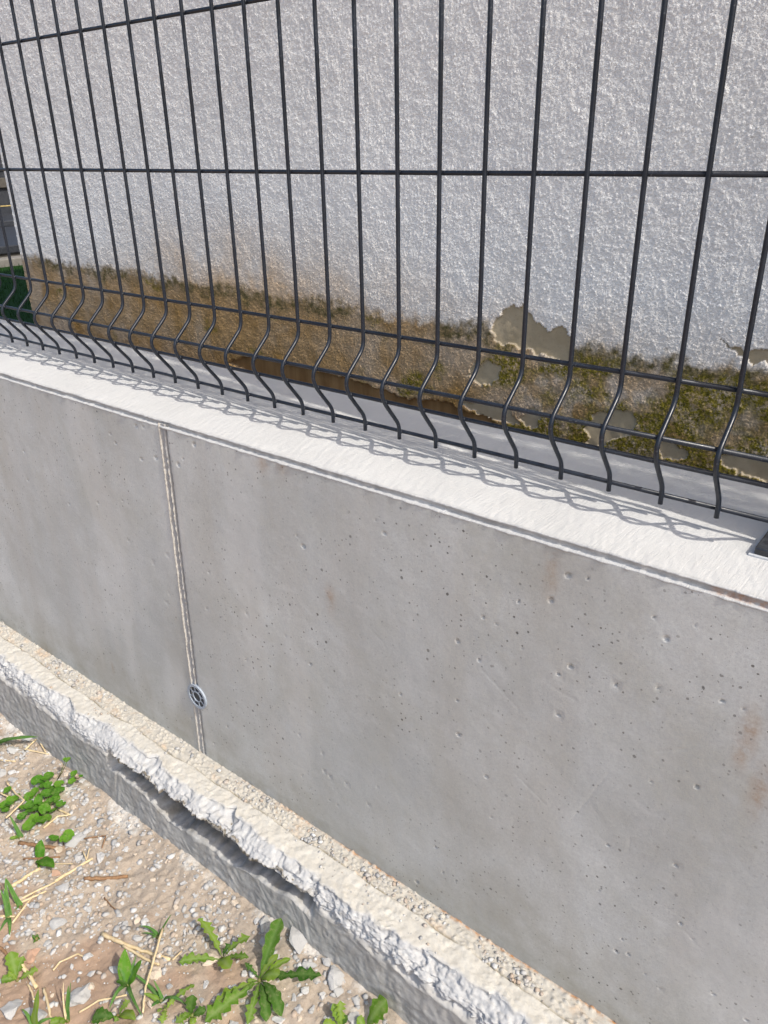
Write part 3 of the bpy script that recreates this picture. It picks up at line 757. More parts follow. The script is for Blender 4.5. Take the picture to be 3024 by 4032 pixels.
bw = thing('stone_boundary_wall', (xcur - .3, 2.2, -.4), 'shade-darkened stone block wall rising behind the steps', 'wall')
zz0 = zc + .001
vl = [(740, 'step'), (698, 'step_edge'), (672, 'step_edge'), (640, 'step'), (560, 'step'), (470, 'step_edge'), (380, 'step')]
for i, (v_, mm) in enumerate(vl):
    z_ = zonx(v_, xcur - .06)
    for q in range(4):
        ya = yA + (yB - yA) * (q + .5 * (i % 2) - .3) / 4; yb = ya + (yB - yA) / 4 - .008
        link('stone_block', bevel_box('stone_block', (xcur - .35, ya, zz0 + .004), (xcur - .06 - .006 * ((i * 7 + q * 3) % 4), yb, z_ - .002), .006), MT[mm], bw, False)
    zz0 = z_
link('core', bevel_box('core', (xcur - .34, yA - .2, -.4), (xcur - .09, yB + .2, zz0 - .01), 0), MT['step'], bw, False)

# ------------------------------------------------------------------ stones and gravel
def crop(n, x, y):
    return {1: (.3376 * x, 2900 + .3376 * y), 2: (.3376 * x, 3450 + .3376 * y), 3: (450 + .3315 * x, 3550 + .3315 * y), 4: (900 + .4219 * x, 3550 + .4219 * y)}[n]

def ground_at(u, v, lift=0.0):
    z = -.845
    for _ in range(4):
        P = on(2, z + lift, u, v); z = float(gz(P[0], P[1]))
    return np.array([P[0], P[1], z + lift])

def stone_mesh(seed, flat=.6, sub=3, rough=.22, cut=3):
    r = random.Random(seed); bm = bmesh.new(); bmesh.ops.create_icosphere(bm, subdivisions=sub, radius=1)
    planes = []
    for _ in range(cut + 8):
        d = Vector((r.gauss(0, 1), r.gauss(0, 1), r.gauss(0, 1))).normalized(); planes.append((d, r.uniform(.38, .8)))
    off = (r.random() * 50, r.random() * 50)
    for v in bm.verts:
        p = v.co.copy()
        for d, h in planes:
            k = p.dot(d)
            if k > h: p -= d * (k - h)
        nn = float(noise(np.array([p.x * 1.8 + off[0] + p.z]), np.array([p.y * 1.8 + off[1] - p.z * .7]), seed)[0])
        n3 = float(noise(np.array([p.x * 5 + off[0] - p.z * 2]), np.array([p.y * 5 + off[1] + p.z * 3]), seed + 5)[0])
        p *= 1 + rough * nn + .09 * n3
        v.co = Vector((p.x, p.y * r.uniform(.97, 1.03), p.z * flat))
    return bm_mesh('stone', bm)
protos = {k: [stone_mesh(100 + i + 17 * j, .5 + .09 * (i % 4)) for i in range(7)] for j, k in enumerate(('stone_grey', 'stone_white', 'stone_tan', 'stone_red'))}
for k, L in protos.items():
    for me in L: me.materials.append(MT[k]); me.polygons.foreach_set('use_smooth', np.zeros(len(me.polygons), bool))

def put_stone(P, a, b, rot, kind, label, group, i, sink=.35, hgt=None):
    me = protos[kind][i % 7]
    o = bpy.data.objects.new('stone', me); scene.collection.objects.link(o)
    c = (a + b) * .5 if hgt is None else hgt
    o.scale = (a, b, c)
    o.rotation_euler = (random.uniform(-.15, .15), random.uniform(-.15, .15), rot)
    o.location = (P[0], P[1], P[2] + c * .5 * (1 - sink) + G)
    tag(o, label, 'stone', group)
    return o

named = [  # crop, x, y, half length, half width (mm), angle, kind, label
    (1, 870, 1220, 36, 18, 1.0, 'stone_grey', 'long pale grey stone lying below the round leaved clump'),
    (2, 740, 130, 22, 13, .5, 'stone_grey', 'smooth oval grey stone beside a straw, just below the brown twig'),
    (2, 930, 1410, 32, 19, 1.3, 'stone_grey', 'large upright oval grey stone near the bottom edge'),
    (2, 120, 1560, 30, 22, .3, 'stone_grey', 'broad flat grey stone in the bottom left corner'),
    (2, 430, 1640, 30, 17, .1, 'stone_grey', 'flat grey stone under the narrow upright leaf at the bottom edge'),
    (2, 1040, 945, 11, 10, .2, 'stone_white', 'small bright white stone beside the bent straw'),
    (2, 360, 950, 14, 20, .1, 'stone_red', 'flat reddish stone behind the toothed seedling'),
    (2, 660, 550, 22, 15, .4, 'stone_grey', 'dusty half buried grey stone in the middle of the bare soil'),
    (2, 1040, 385, 11, 9, .4, 'stone_grey', 'rounded grey stone between two patches of fine gravel'),
    (2, 500, 430, 8, 10, .2, 'stone_white', 'white angular stone left of the dusty buried stone'),
    (2, 205, 685, 9, 7, .2, 'stone_grey', 'small grey stone alone on the soil near the left edge'),
    (2, 835, 1070, 5, 8, .9, 'stone_white', 'tiny white rectangular chip on bare soil'),
    (2, 1335, 1090, 12, 9, -.3, 'stone_grey', 'grey stone above the grass tuft with small oval leaves'),
    (2, 1075, 1305, 9, 11, .2, 'stone_tan', 'smooth tan stone touching the large upright oval stone'),
    (3, 1130, 705, 20, 14, .4, 'stone_tan', 'round tan clod left of the dandelion root'),
    (3, 500, 860, 13, 15, .4, 'stone_tan', 'round brown clod beside the crossing straw'),
    (3, 275, 440, 13, 7, .4, 'stone_grey', 'wedge shaped grey stone under the wide straw'),
    (3, 1085, 1000, 7, 9, .2, 'stone_white', 'small white pebble above the large lobed leaf'),
    (3, 1440, 1055, 9, 12, .2, 'stone_grey', 'blue grey pebble above the large dandelion leaves'),
    (3, 375, 240, 9, 9, .2, 'stone_white', 'pale angular stone above the small grass tuft'),
    (4, 650, 350, 23, 38, .35, 'stone_grey', 'large rough pale lump leaning at the foot of the footing'),
    (4, 990, 710, 20, 22, .2, 'stone_grey', 'ragged pale lump beside the tip of the long toothed leaf'),
    (4, 920, 560, 14, 12, .1, 'stone_grey', 'pale lump against the footing below the large rough lump'),
    (4, 340, 215, 15, 19, .2, 'stone_grey', 'grey stone left of the tall upright leaf'),
    (4, 320, 380, 15, 13, .3, 'stone_grey', 'rounded grey stone touching the tall upright leaf'),
    (4, 255, 195, 9, 9, .4, 'stone_white', 'small square white stone beside the grey stone at the tall leaf'),
    (4, 55, 830, 10, 13, .5, 'stone_grey', 'oval grey pebble left of the dandelion rosette'),
    (4, 1020, 840, 11, 14, .2, 'stone_grey', 'grey stone just below the ragged pale lump'),
    (4, 740, 590, 18, 9, .2, 'stone_grey', 'flat grey stone above the long toothed leaf'),
    (4, 1190, 920, 10, 12, .4, 'stone_grey', 'grey stone at the footing above the lowest leaf'),
    (4, 480, 1110, 20, 9, .3, 'stone_white', 'white stone at the bottom edge under the dark hanging leaf'),
    (4, 1150, 1090, 20, 14, .3, 'stone_grey', 'grey stone at the bottom edge between two leafy plants'),
    (1, 160, 520, 16, 12, .2, 'stone_grey', 'grey stone left of the round leaved clump, below a white stone'),
    (1, 160, 425, 13, 9, .3, 'stone_white', 'white stone with a flat top left of the round leaved clump'),
    (1, 20, 440, 12, 18, .3, 'stone_grey', 'grey stone cut by the left edge beside the white stone'),
    (1, 970, 520, 11, 9, .4, 'stone_white', 'white stone beside the two small leaves at the footing'),
    (1, 790, 440, 8, 11, .2, 'stone_tan', 'yellowish pebble behind the two small leaves at the footing'),
    (1, 920, 1420, 12, 14, .4, 'stone_grey', 'grey stone just under the long pale stone'),
    (1, 1170, 1430, 12, 14, .5, 'stone_white', 'pale square stone right of the straw curl'),
    (1, 1255, 1390, 8, 8, .2, 'stone_grey', 'dark grey stone between pale stones near the straw curl'),
    (1, 1030, 1120, 11, 10, .3, 'stone_white', 'white stone touching the top of the long pale stone'),
    (1, 1370, 1270, 8, 9, .3, 'stone_grey', 'small grey stone on the gravel above the brown twig'),
    (1, 645, 1450, 8, 9, .2, 'stone_white', 'small white stone beside the round seedling leaf'),
    (1, 730, 990, 10, 10, .4, 'stone_grey', 'grey stone below the right side of the round leaved clump'),
    (1, 1440, 880, 9, 7, .3, 'stone_grey', 'grey pebble resting on the reddish strip at the footing'),
    (1, 680, 1350, 12, 11, .3, 'stone_tan', 'pinkish tan stone below the reddish brown stick'),
    (1, 660, 1610, 16, 11, .3, 'stone_red', 'flat brown stone between straws and the oval seedling'),
    (1, 330, 30, 18, 12, .3, 'stone_grey', 'grey stone under the arching leaf at the footing corner'),
    (1, 150, 170, 20, 14, .2, 'stone_grey', 'dusty grey flat stone by the left edge below the arching leaf')]
taken = []
for i, (c, x, y, a, b, rt, kd, lb) in enumerate(named):
    P = ground_at(*crop(c, x, y)); 
    put_stone(P, a / 1000 * .92, b / 1000 * .92, rt + .4, kd, lb, None, i, .45 if max(a, b) > 15 else .3, hgt=min(a, b) / 1000 * (.75 if b < 30 else .8))
    taken.append((P[0], P[1], max(a, b) / 1000))
# countable smaller stones
cls = [('stone_grey', 'small grey stone lying loose in the gravel', 'small grey stones in the gravel'),
       ('stone_white', 'small white stone lying loose in the gravel', 'small white stones in the gravel'),
       ('stone_tan', 'small tan stone lying loose in the gravel', 'small tan stones in the gravel')]
cnt = 0
rs = random.Random(31)
while cnt < 235:
    u = rs.uniform(-20, 1650); v = rs.uniform(2760, 4060)
    P = ground_at(u, v)
    if P[1] > -.118 or P[1] < -.60: continue
    if rs.random() > .3 + .7 * (1 - float(soilmask(np.array([P[0]]), np.array([P[1]]))[0])): continue
    r = (.0042 + .0055 * rs.random() ** 1.8)
    if any((P[0] - a) ** 2 + (P[1] - b) ** 2 < (c * .9 + r) ** 2 for a, b, c in taken): continue
    kd, lb, gp = cls[0 if rs.random() < .5 else (1 if rs.random() < .6 else 2)]
    put_stone(P, r * rs.uniform(.9, 1.3), r * rs.uniform(.7, 1.0), rs.uniform(0, 6.3), kd, lb, gp, rs.randrange(7), .3, hgt=r * .75)
    taken.append((P[0], P[1], r)); cnt += 1
# fine gravel, one mass
def gravel(name, n, region, rmin, rmax, pw, dens, seed, zf):
    r_ = np.random.default_rng(seed)
    bm = bmesh.new(); bmesh.ops.create_icosphere(bm, subdivisions=1, radius=1)
    bv = np.array([v.co[:] for v in bm.verts]); bf = np.array([[v.index for v in f.verts] for f in bm.faces]); bm.free()
    x = r_.uniform(region[0], region[1], n); y = r_.uniform(region[2], region[3], n)
    k = r_.random(n) < dens(x, y); x, y = x[k], y[k]; n = len(x)
    rad = rmin + (rmax - rmin) * r_.random(n) ** pw
    sc = np.stack([rad * r_.uniform(.8, 1.35, n), rad * r_.uniform(.65, 1.0, n), rad * r_.uniform(.45, .8, n)], -1)
    a = r_.uniform(0, 6.28, n); ca, sa = np.cos(a)[:, None], np.sin(a)[:, None]
    jit = 1 + r_.uniform(-.28, .28, (n, len(bv), 1))
    v = bv[None] * jit * sc[:, None, :]
    vx = v[..., 0] * ca - v[..., 1] * sa; vy = v[..., 0] * sa + v[..., 1] * ca
    V = np.stack([vx + x[:, None], vy + y[:, None], v[..., 2] + (zf(x, y) + sc[:, 2] * .35)[:, None]], -1)
    F = (bf[None] + (np.arange(n) * len(bv))[:, None, None]).reshape(-1, 3)
    o = link(name, npmesh(name, V, F, dict(tint=np.repeat(r_.random(n), len(bv)))), MT['gravel'], smooth=False)
    o['kind'] = 'stuff'; return o
gd = lambda x, y: np.clip((.95 - .75 * soilmask(x, y)) * sstep(-.55, .35, fbm(x * 8, y * 8, 701, 3)) + .06, .05, 1)
tag(gravel('gravel', 19000, (-.45, 1.2, -.58, -.113), .0013, .0068, 3.4, gd, 3, gz), 'fine pale gravel scattered over the soil at the footing', 'gravel')

ld = lambda x, y: np.clip(.75 * sstep(-.1, .4, fbm(x * 8, y * 8, 711, 3) + .35 * sstep(.3, .8, x)), 0, 1)
tag(gravel('ledge_grit', 1500, (-.3, 1.3, -.036, -.004), .0012, .0055, 3.2, ld, 4, lambda x, y: np.full(x.shape, -H - .0025)), 'loose grit and pebbles along the wall foot on the ledge', 'grit')
tag(gravel('ledge_crumbs', 700, (-.3, 1.3, -.074, -.036), .0010, .004, 3.0, lambda x, y: np.clip(.5 * sstep(.1, .5, fbm(x * 8, y * 8, 713, 3)), 0, 1), 5, lambda x, y: np.full(x.shape, -H)), 'loose crumbs on the pale top of the ledge', 'grit')

# ------------------------------------------------------------------ plants
def lobed(t, kind, k, r):
    """half width along the blade, 0..1"""
    if kind == 'oval': return math.sin(math.pi * min(1, t ** .8)) ** .75 if 0 < t < 1 else 0
    if kind == 'grass': return (1 - t) ** .55 * min(1, t * 8 + .55)
    env = (max(0, min(1, (t - .12) / .5)) ** .8) * (1 - max(0, (t - .72) / .28) ** 2.2) ** .5 if t < 1 else 0
    env = .10 * (1 - t) + env
    if kind == 'dandelion':      # back-swept teeth
        ph = (t * 6.2 + k) % 1.0
        return env * (.28 + .72 * (1 - ph) ** 1.1) * (1 + .25 * math.sin(t * 17 + k * 9))
    return env * (.86 + .14 * math.sin(t * 30 + k))
def leaf_mesh(A, B, width, arch, kind, seed, n=22, sag=0.0):
    r = random.Random(seed); A = Vector(A); B = Vector(B); d = B - A; Ln = d.length
    side = d.cross(Vector((0, 0, 1))); side = side.normalized() if side.length > 1e-6 else Vector((1, 0, 0))
    side = (side + Vector((0, 0, r.uniform(-.35, .35)))).normalized()
    up = side.cross(d).normalized()
    if up.z < 0: up = -up
    mid = (A + B) / 2 + up * arch + side * r.uniform(-.08, .08) * Ln
    k1, k2 = r.random(), r.random()
    vs_, fs, rib = [], [], []
    cup = r.uniform(-.15, .35)
    for i in range(n + 1):
        t = i / n
        c = A * (1 - t) ** 2 + mid * 2 * t * (1 - t) + B * t * t - Vector((0, 0, sag * max(0, t - .6) ** 2 * Ln))
        wl = max(lobed(t, kind, k1, r), .015) * width * .5; wr = max(lobed(t, kind, k2, r), .015) * width * .5
        wave = math.sin(t * 13 + k1 * 6) * .12
        for s_, w_ in ((-1, wl), (-.5, wl), (-.06, wl), (.06, wr), (.5, wr), (1, wr)):
            vs_.append(c + side * s_ * w_ + up * (abs(s_) * w_ * (cup + wave * s_)))
            rib.append(.55 if abs(s_) < .2 else 0.0)
    for i in range(n):
        for j in range(5):
            a = i * 6 + j; fs.append((a, a + 1, a + 7, a + 6))
    return npmesh('leaf', [v[:] for v in vs_], fs, dict(rib=rib))
def round_leaf(P, rad, tilt, az, seed):
    r = random.Random(seed); n = 22; vs_, fs, rib = [Vector((0, 0, 0))], [], [1.0]
    for ring_, q in enumerate((.35, .7, 1.0)):
        for i in range(n):
            a = 2 * math.pi * i / n
            rr = rad * q * (1 + .045 * math.cos(11 * a + seed) * q)
            notch = max(0, math.cos(a)) ** 14
            rr *= 1 - .5 * notch * q
            vs_.append(Vector((rr * math.cos(a), rr * math.sin(a) * .94, rad * (.22 * q * q + .06 * math.cos(5 * a + seed) * q)))); rib.append(.45 if (i % 4 == 0 and q < .8) else 0.0)
    M_ = Matrix.Rotation(az, 3, 'Z') @ Matrix.Rotation(tilt, 3, 'Y')
    for i in range(n): fs.append((0, 1 + i, 1 + (i + 1) % n))
    q4 = []
    for k in range(2):
        for i in range(n):
            a = 1 + k * n + i; b = 1 + k * n + (i + 1) % n; q4.append((a, a + n, b + n, b))
    me = bpy.data.meshes.new('leaf'); me.from_pydata([M_ @ v + Vector(P) for v in vs_], [], fs + q4); me.update()
    at = me.attributes.new('rib', 'FLOAT', 'POINT'); at.data.foreach_set('value', rib)
    return me

def rosette(name, root_px, leaves, label, cat, group=None):
    """leaves: (crop, tip x, tip y, width mm, lift of tip mm, arch mm, kind, material)"""
    R_ = ground_at(*root_px)
    pt = thing(name, tuple(R_), label, cat, group)
    for i, (c, x, y, wd, lift, arch, kind, mt) in enumerate(leaves):
        u, v = crop(c, x, y); T = ground_at(u, v, lift / 1000.)
        if T[1] > -.112:                         # keep clear of the footing face
            d = ray(u, v); t = (-.114 - CAM[1]) / d[1]; T = CAM + t * d
        A = R_ + np.array([random.uniform(-.002, .002), random.uniform(-.002, .002), .001])
        link('leaf', leaf_mesh(A, T, wd / 1000., arch / 1000., kind, hash((name, i)) % 9999 if False else 1000 + i * 7 + int(u), sag=.05), MT[mt], pt)
    link('crown', tube([R_ + np.array([0, 0, -.004]), R_ + np.array([0, 0, .002]), R_ + np.array([0, 0, .005])], [.0035, .004, .002], 7), MT['stem'], pt)
    return pt

D_, O_, GR_ = 'dandelion', 'oval', 'grass'
rosette('dandelion_plant', crop(4, 290, 740), [
    (4, 490, 150, 27, 42, 14, 'blunt', 'leaf_dark'), (4, 465, 490, 15, 22, 12, 'blunt', 'leaf'), (4, 580, 530, 13, 12, 14, 'blunt', 'leaf'),
    (4, 868, 688, 30, 16, 16, D_, 'leaf_dark'), (4, 475, 680, 22, 34, 14, 'blunt', 'leaf'), (4, 495, 1070, 22, 14, 26, 'blunt', 'leaf_dark'),
    (4, 350, 1120, 20, 12, 24, 'blunt', 'leaf_dark'), (4, 170, 1160, 20, 10, 22, D_, 'leaf'), (4, 150, 570, 11, 16, 10, D_, 'leaf_dark'),
    (4, 175, 735, 8, 6, 4, 'blunt', 'leaf'), (3, 1075, 1420, 34, 18, 22, D_, 'leaf'), (3, 1120, 1290, 22, 12, 16, D_, 'leaf'), (4, 160, 840, 10, 14, 8, D_, 'leaf')],
    'large dandelion rosette with long toothed leaves beside the footing', 'weed')
rosette('dandelion_plant', crop(3, 1290, 690), [
    (3, 1000, 195, 24, 34, 8, D_, 'leaf'), (3, 765, 715, 22, 16, 10, D_, 'leaf'), (3, 1620, 405, 20, 30, 12, D_, 'leaf'), (3, 1380, 790, 24, 26, 14, 'blunt', 'leaf'),
    (3, 1380, 500, 14, 24, 10, D_, 'leaf_dark'), (3, 1600, 660, 20, 18, 10, D_, 'leaf'), (3, 1230, 695, 6, 5, 3, O_, 'leaf')],
    'small young dandelion with sparse notched leaves left of the large rosette', 'weed')
rosette('leafy_weed', crop(4, 1060, 1190), [
    (4, 1040, 920, 20, 34, 6, D_, 'leaf'), (4, 970, 950, 14, 30, 6, 'blunt', 'leaf'), (4, 880, 1135, 18, 12, 8, 'blunt', 'leaf'), (4, 1110, 1060, 12, 20, 6, 'blunt', 'leaf_dark')],
    'bright leafy weed cut by the bottom edge right of the large rosette', 'weed')
rosette('leafy_weed', crop(4, 1270, 1200), [
    (4, 1475, 910, 34, 40, 10, 'blunt', 'leaf'), (4, 1200, 1080, 16, 18, 8, 'blunt', 'leaf'), (4, 1390, 1110, 16, 20, 8, D_, 'leaf')],
    'single broad toothed leaf plant at the footing on the bottom edge', 'weed')
rosette('toothed_seedling', crop(2, 210, 1215), [
    (2, 125, 875, 24, 36, 6, 'blunt', 'leaf'), (2, 275, 925, 18, 26, 6, D_, 'leaf'), (2, 445, 1080, 18, 12, 12, D_, 'leaf'), (2, 10, 1215, 16, 10, 8, 'blunt', 'leaf'), (2, 90, 1110, 12, 14, 6, D_, 'leaf')],
    'small toothed seedling near the left edge behind a thick straw', 'weed')
rosette('toothed_seedling', crop(3, 930, 1360), [
    (3, 935, 1105, 22, 34, 4, 'blunt', 'leaf_dark'), (3, 1090, 1290, 16, 16, 8, 'blunt', 'leaf_dark'), (3, 720, 1440, 20, 12, 10, D_, 'leaf'), (3, 940, 1460, 12, 10, 8, 'blunt', 'leaf'), (3, 800, 1380, 14, 14, 8, D_, 'leaf')],
    'dark seedling with one upright oval leaf left of the large lobed leaves', 'weed')
rosette('toothed_seedling', crop(2, 1380, 1640), [
    (2, 1520, 1450, 18, 22, 8, D_, 'leaf'), (2, 1080, 1640, 26, 10, 12, 'blunt', 'leaf_dark'), (2, 1580, 1680, 20, 12, 10, O_, 'leaf'), (2, 1060, 1700, 14, 10, 8, D_, 'leaf'), (2, 1340, 1700, 12, 8, 8, D_, 'leaf')],
    'low leafy weed on the bottom edge below the grass tuft', 'weed')
rosette('toothed_seedling', crop(3, 600, 1300), [
    (3, 510, 1310, 8, 8, 8, 'blunt', 'leaf'), (3, 560, 1450, 16, 10, 12, D_, 'leaf'), (3, 955, 985, 12, 14, 16, D_, 'leaf'), (3, 740, 1130, 12, 14, 10, D_, 'leaf'), (3, 620, 1230, 6, 12, 4, 'blunt', 'leaf')],
    'thin lobed weed between the crossing straw and the dark seedling', 'weed')
rosette('grass_tuft', crop(3, 520, 430), [
    (3, 285, 290, 8, 16, 12, GR_, 'grass'), (3, 680, 145, 8, 44, 4, GR_, 'grass'), (3, 310, 375, 6, 12, 6, GR_, 'grass'), (3, 450, 430, 5, 8, 4, GR_, 'grass'), (3, 600, 340, 5, 20, 4, GR_, 'grass')],
    'small grass tuft with five blades above the wide straw', 'grass')
rosette('grass_tuft', crop(3, 160, 1000), [
    (3, 45, 760, 8, 34, 6, GR_, 'grass'), (3, 260, 640, 8, 40, 4, GR_, 'grass'), (2, 1275, 1550, 9, 8, 24, GR_, 'grass'), (3, 125, 560, 22, 48, 4, O_, 'leaf_round'), (3, 325, 690, 20, 40, 4, O_, 'leaf_round'), (3, 20, 950, 20, 14, 10, O_, 'leaf_dark'), (3, 330, 1360, 7, 8, 16, GR_, 'grass'), (3, 255, 800, 6, 24, 6, GR_, 'grass')],
    'grass tuft with three small oval leaves beside the crossing straw', 'grass')
rosette('grass_tuft', crop(3, 560, 1190), [
    (3, 45, 760, 7, 22, 8, GR_, 'grass'), (3, 350, 1090, 11, 16, 6, GR_, 'leaf'), (3, 860, 1235, 9, 10, 22, GR_, 'grass'), (3, 440, 1250, 9, 8, 8, GR_, 'grass'), (3, 465, 930, 6, 28, 4, GR_, 'grass')],
    'long bladed grass lying across the foot of the crossing straw', 'grass')
rosette('grass_tuft', crop(2, 410, 1790), [
    (2, 450, 1310, 20, 70, 4, GR_, 'leaf'), (2, 255, 1545, 8, 16, 14, GR_, 'grass'), (2, 640, 1650, 9, 12, 18, GR_, 'grass')],
    'single broad upright grass leaf over a flat stone on the bottom edge', 'grass')
rosette('grass_tuft', crop(2, 790, 1690), [
    (2, 800, 1270, 9, 60, 2, GR_, 'grass'), (2, 740, 1230, 4, 60, 2, GR_, 'straw'), (2, 825, 1230, 5, 60, 2, GR_, 'grass'), (2, 700, 1710, 16, 12, 6, 'blunt', 'leaf'), (2, 580, 1720, 14, 8, 6, 'blunt', 'leaf')],
    'thin upright grass blade left of the large oval stone', 'grass')
rosette('grass_tuft', crop(2, 105, 490), [
    (2, 60, 30, 10, 60, 4, GR_, 'grass'), (2, 5, 150, 9, 50, 4, GR_, 'grass'), (2, 40, 140, 8, 50, 2, GR_, 'grass'), (2, 0, 640, 9, 8, 10, GR_, 'grass'), (2, 110, 690, 8, 5, 10, GR_, 'grass')],
    'grass tuft at the left edge among straw', 'grass')
rosette('grass_tuft', crop(2, 240, 370), [
    (2, 65, 30, 10, 44, 4, GR_, 'grass'), (1, 60, 1640, 7, 50, 2, GR_, 'grass'), (2, 180, 400, 5, 6, 6, GR_, 'grass')],
    'single leaning grass blade crossing a straw near the left edge', 'grass')
rosette('grass_tuft', crop(1, 240, 1190), [
    (1, 115, 920, 11, 44, 4, GR_, 'grass'), (1, 110, 1190, 8, 6, 4, 'blunt', 'leaf'), (1, 185, 1150, 8, 8, 3, 'blunt', 'leaf')],
    'short grass blade rising from the end of the reddish stick', 'grass')
rosette('grass_tuft', crop(1, -90, 100), [
    (1, 440, 0, 20, 34, 16, GR_, 'grass'), (1, 10, 30, 5, 80, 4, GR_, 'grass'), (1, 230, 10, 8, 44, 14, GR_, 'grass')],
    'broad arching grass leaf at the left edge below the footing', 'grass')
rosette('seedling', crop(1, 460, 1440), [
    (1, 485, 1200, 21, 34, 4, O_, 'leaf_round'), (1, 630, 1530, 27, 20, 8, O_, 'leaf_round'), (1, 450, 1530, 9, 8, 3, O_, 'leaf_round')],
    'seedling with one tall and one round leaf below the reddish stick', 'seedling')
rosette('seedling', crop(2, 430, 740), [
    (2, 375, 680, 6, 8, 2, O_, 'leaf_dark'), (2, 435, 670, 6, 8, 2, O_, 'leaf_dark'), (2, 465, 740, 5, 5, 2, O_, 'leaf_dark'), (2, 390, 780, 5, 5, 2, O_, 'leaf_dark')],
    'tiny dark seedling alone on bare soil', 'seedling')

def round_plant(root, leaves, label, sd, group=None):
    R_ = ground_at(*crop(*root)); pt = thing('round_leaved_weed', tuple(R_), label, 'weed', group); rr = random.Random(sd)
    for i, (x, y, r) in enumerate(leaves):
        u, v = crop(1, x, y); lift = rr.uniform(.008, .026)
        P = ground_at(u, v, lift)
        if P[1] > -.125: d = ray(u, v); P = CAM + d * ((-.127 - CAM[1]) / d[1])
        lf = link('leaf', round_leaf(P, r * .3376 * .00058, rr.uniform(-.5, .5) + .1, rr.uniform(0, 6.28), i + sd), MT['leaf_round'], pt)
        mid = (R_ + P) / 2 + np.array([0, 0, -.004])
        link('stem', tube([R_, mid, P], [.0009, .0008, .0006], 5), MT['stem'], pt)
    return pt
round_plant((1, 480, 880), [(440, 520, 74), (555, 475, 74), (500, 570, 50), (565, 560, 50), (400, 655, 62), (335, 705, 52), (545, 670, 66), (690, 560, 56), (680, 650, 78), (640, 740, 62), (560, 775, 72), (712, 790, 54), (450, 750, 54), (350, 800, 62), (270, 835, 54), (375, 870, 76), (520, 850, 64), (620, 870, 60), (265, 935, 58), (460, 980, 70), (530, 972, 70), (350, 1030, 76), (600, 610, 55), (480, 690, 50), (440, 830, 55), (400, 940, 50)],
            'dense clump of bright green round scalloped leaves near the left edge', 11)
round_plant((1, 110, 830), [(85, 630, 52), (130, 735, 54), (200, 715, 48), (45, 800, 58), (75, 850, 50), (110, 790, 44), (10, 810, 44)],
            'small group of round leaves left of the dense clump beside a straw', 12)
round_plant((1, 880, 480), [(860, 440, 48), (845, 520, 48), (940, 465, 26)], 'pair of small round leaves beside a yellowish pebble at the footing', 13)
round_plant((1, 660, 520), [(790, 275, 38), (760, 265, 26)], 'thin sprig with one small leaf reaching towards the footing', 14)
round_plant((1, 690, 1200), [(620, 1195, 56), (800, 1150, 58), (750, 1195, 50), (790, 1190, 50)], 'two small round leaves beside the long pale stone', 15)

# ------------------------------------------------------------------ straw and twigs
def stalk(name, pts, wid, label, cat, mat, group=None, lift=4):
    P = []
    for (c, x, y, *l) in pts: P.append(ground_at(*crop(c, x, y), (l[0] if l else lift) / 1000.))
    Q = []
    for i in range(len(P) - 1):
        for k in range(5):
            t = k / 5; q = P[i] * (1 - t) + P[i + 1] * t; Q.append(q + np.array([random.uniform(-1, 1), random.uniform(-1, 1), random.uniform(-.5, .5)]) * wid * .00012)
    Q.append(P[-1])
    n = len(Q); rad = [wid / 2000. * (1 - .25 * i / n) * random.uniform(.88, 1.1) for i in range(n)]
    me = tube(Q, rad, 7)
    zc = sum(q[2] for q in Q) / n
    o = link(name, me, MT[mat]); 
    for v in me.vertices: pass
    tag(o, label, cat, group); return o
sg = 'dry straws on the soil'
stalk('dry_straw', [(3, -140, 380), (3, 60, 480), (3, 320, 580), (3, 660, 690)], 7.5, 'wide pale straw lying above the grass tuft with oval leaves', 'straw', 'straw', sg)
stalk('dry_straw', [(3, 100, 520), (3, 300, 640), (3, 440, 720), (3, 530, 750)], 5, 'pale straw lying just under the wide straw', 'straw', 'straw', sg)
stalk('dry_straw', [(3, 575, 315, 18), (3, 480, 660, 14), (3, 370, 1020, 8), (3, 338, 1320, 3)], 4.2, 'long thin straw crossing over the wide straw', 'straw', 'straw', sg)
stalk('dry_straw', [(3, 690, 695), (3, 800, 590)], 3, 'short thin straw beyond the end of the wide straw', 'straw', 'straw', sg)
stalk('dry_straw', [(2, 620, 1100), (2, 700, 1000), (2, 905, 905), (2, 980, 945)], 3.4, 'bent straw ending at the small bright white stone', 'straw', 'straw', sg)
stalk('dry_straw', [(2, 205, 960, 16), (2, 300, 1100, 12), (2, 430, 1300, 6)], 8, 'thick pale straw in front of the toothed seedling', 'straw', 'straw', sg)
stalk('dry_straw', [(2, 510, 1310), (2, 560, 1480), (2, 590, 1660), (2, 600, 1720)], 5, 'straw running down to the bottom edge beside the broad leaf', 'straw', 'straw', sg)
stalk('dry_straw', [(2, 325, 1260), (2, 370, 1350), (2, 395, 1440)], 3.4, 'short straw left of the broad upright grass leaf', 'straw', 'straw', sg)
stalk('dry_straw', [(2, 140, 550), (2, 260, 390), (2, 400, 210)], 4, 'straw leaning across the left edge grass', 'straw', 'straw', sg)
stalk('dry_straw', [(2, 170, 335), (2, 370, 250), (2, 540, 175)], 4.4, 'straw lying under the leaning grass blade', 'straw', 'straw', sg)
stalk('dry_straw', [(2, 210, 285), (2, 470, 150), (2, 640, 70)], 4, 'straw reaching up to the smooth oval grey stone', 'straw', 'straw', sg)
stalk('dry_straw', [(1, 140, 1750), (1, 330, 1620), (1, 470, 1540)], 8, 'flattened broad straw below the seedling with a round leaf', 'straw', 'straw', sg, 2)
stalk('dry_straw', [(2, 0, 465), (2, 175, 470)], 4, 'straw sticking in from the left edge below the grass', 'straw', 'straw', sg)
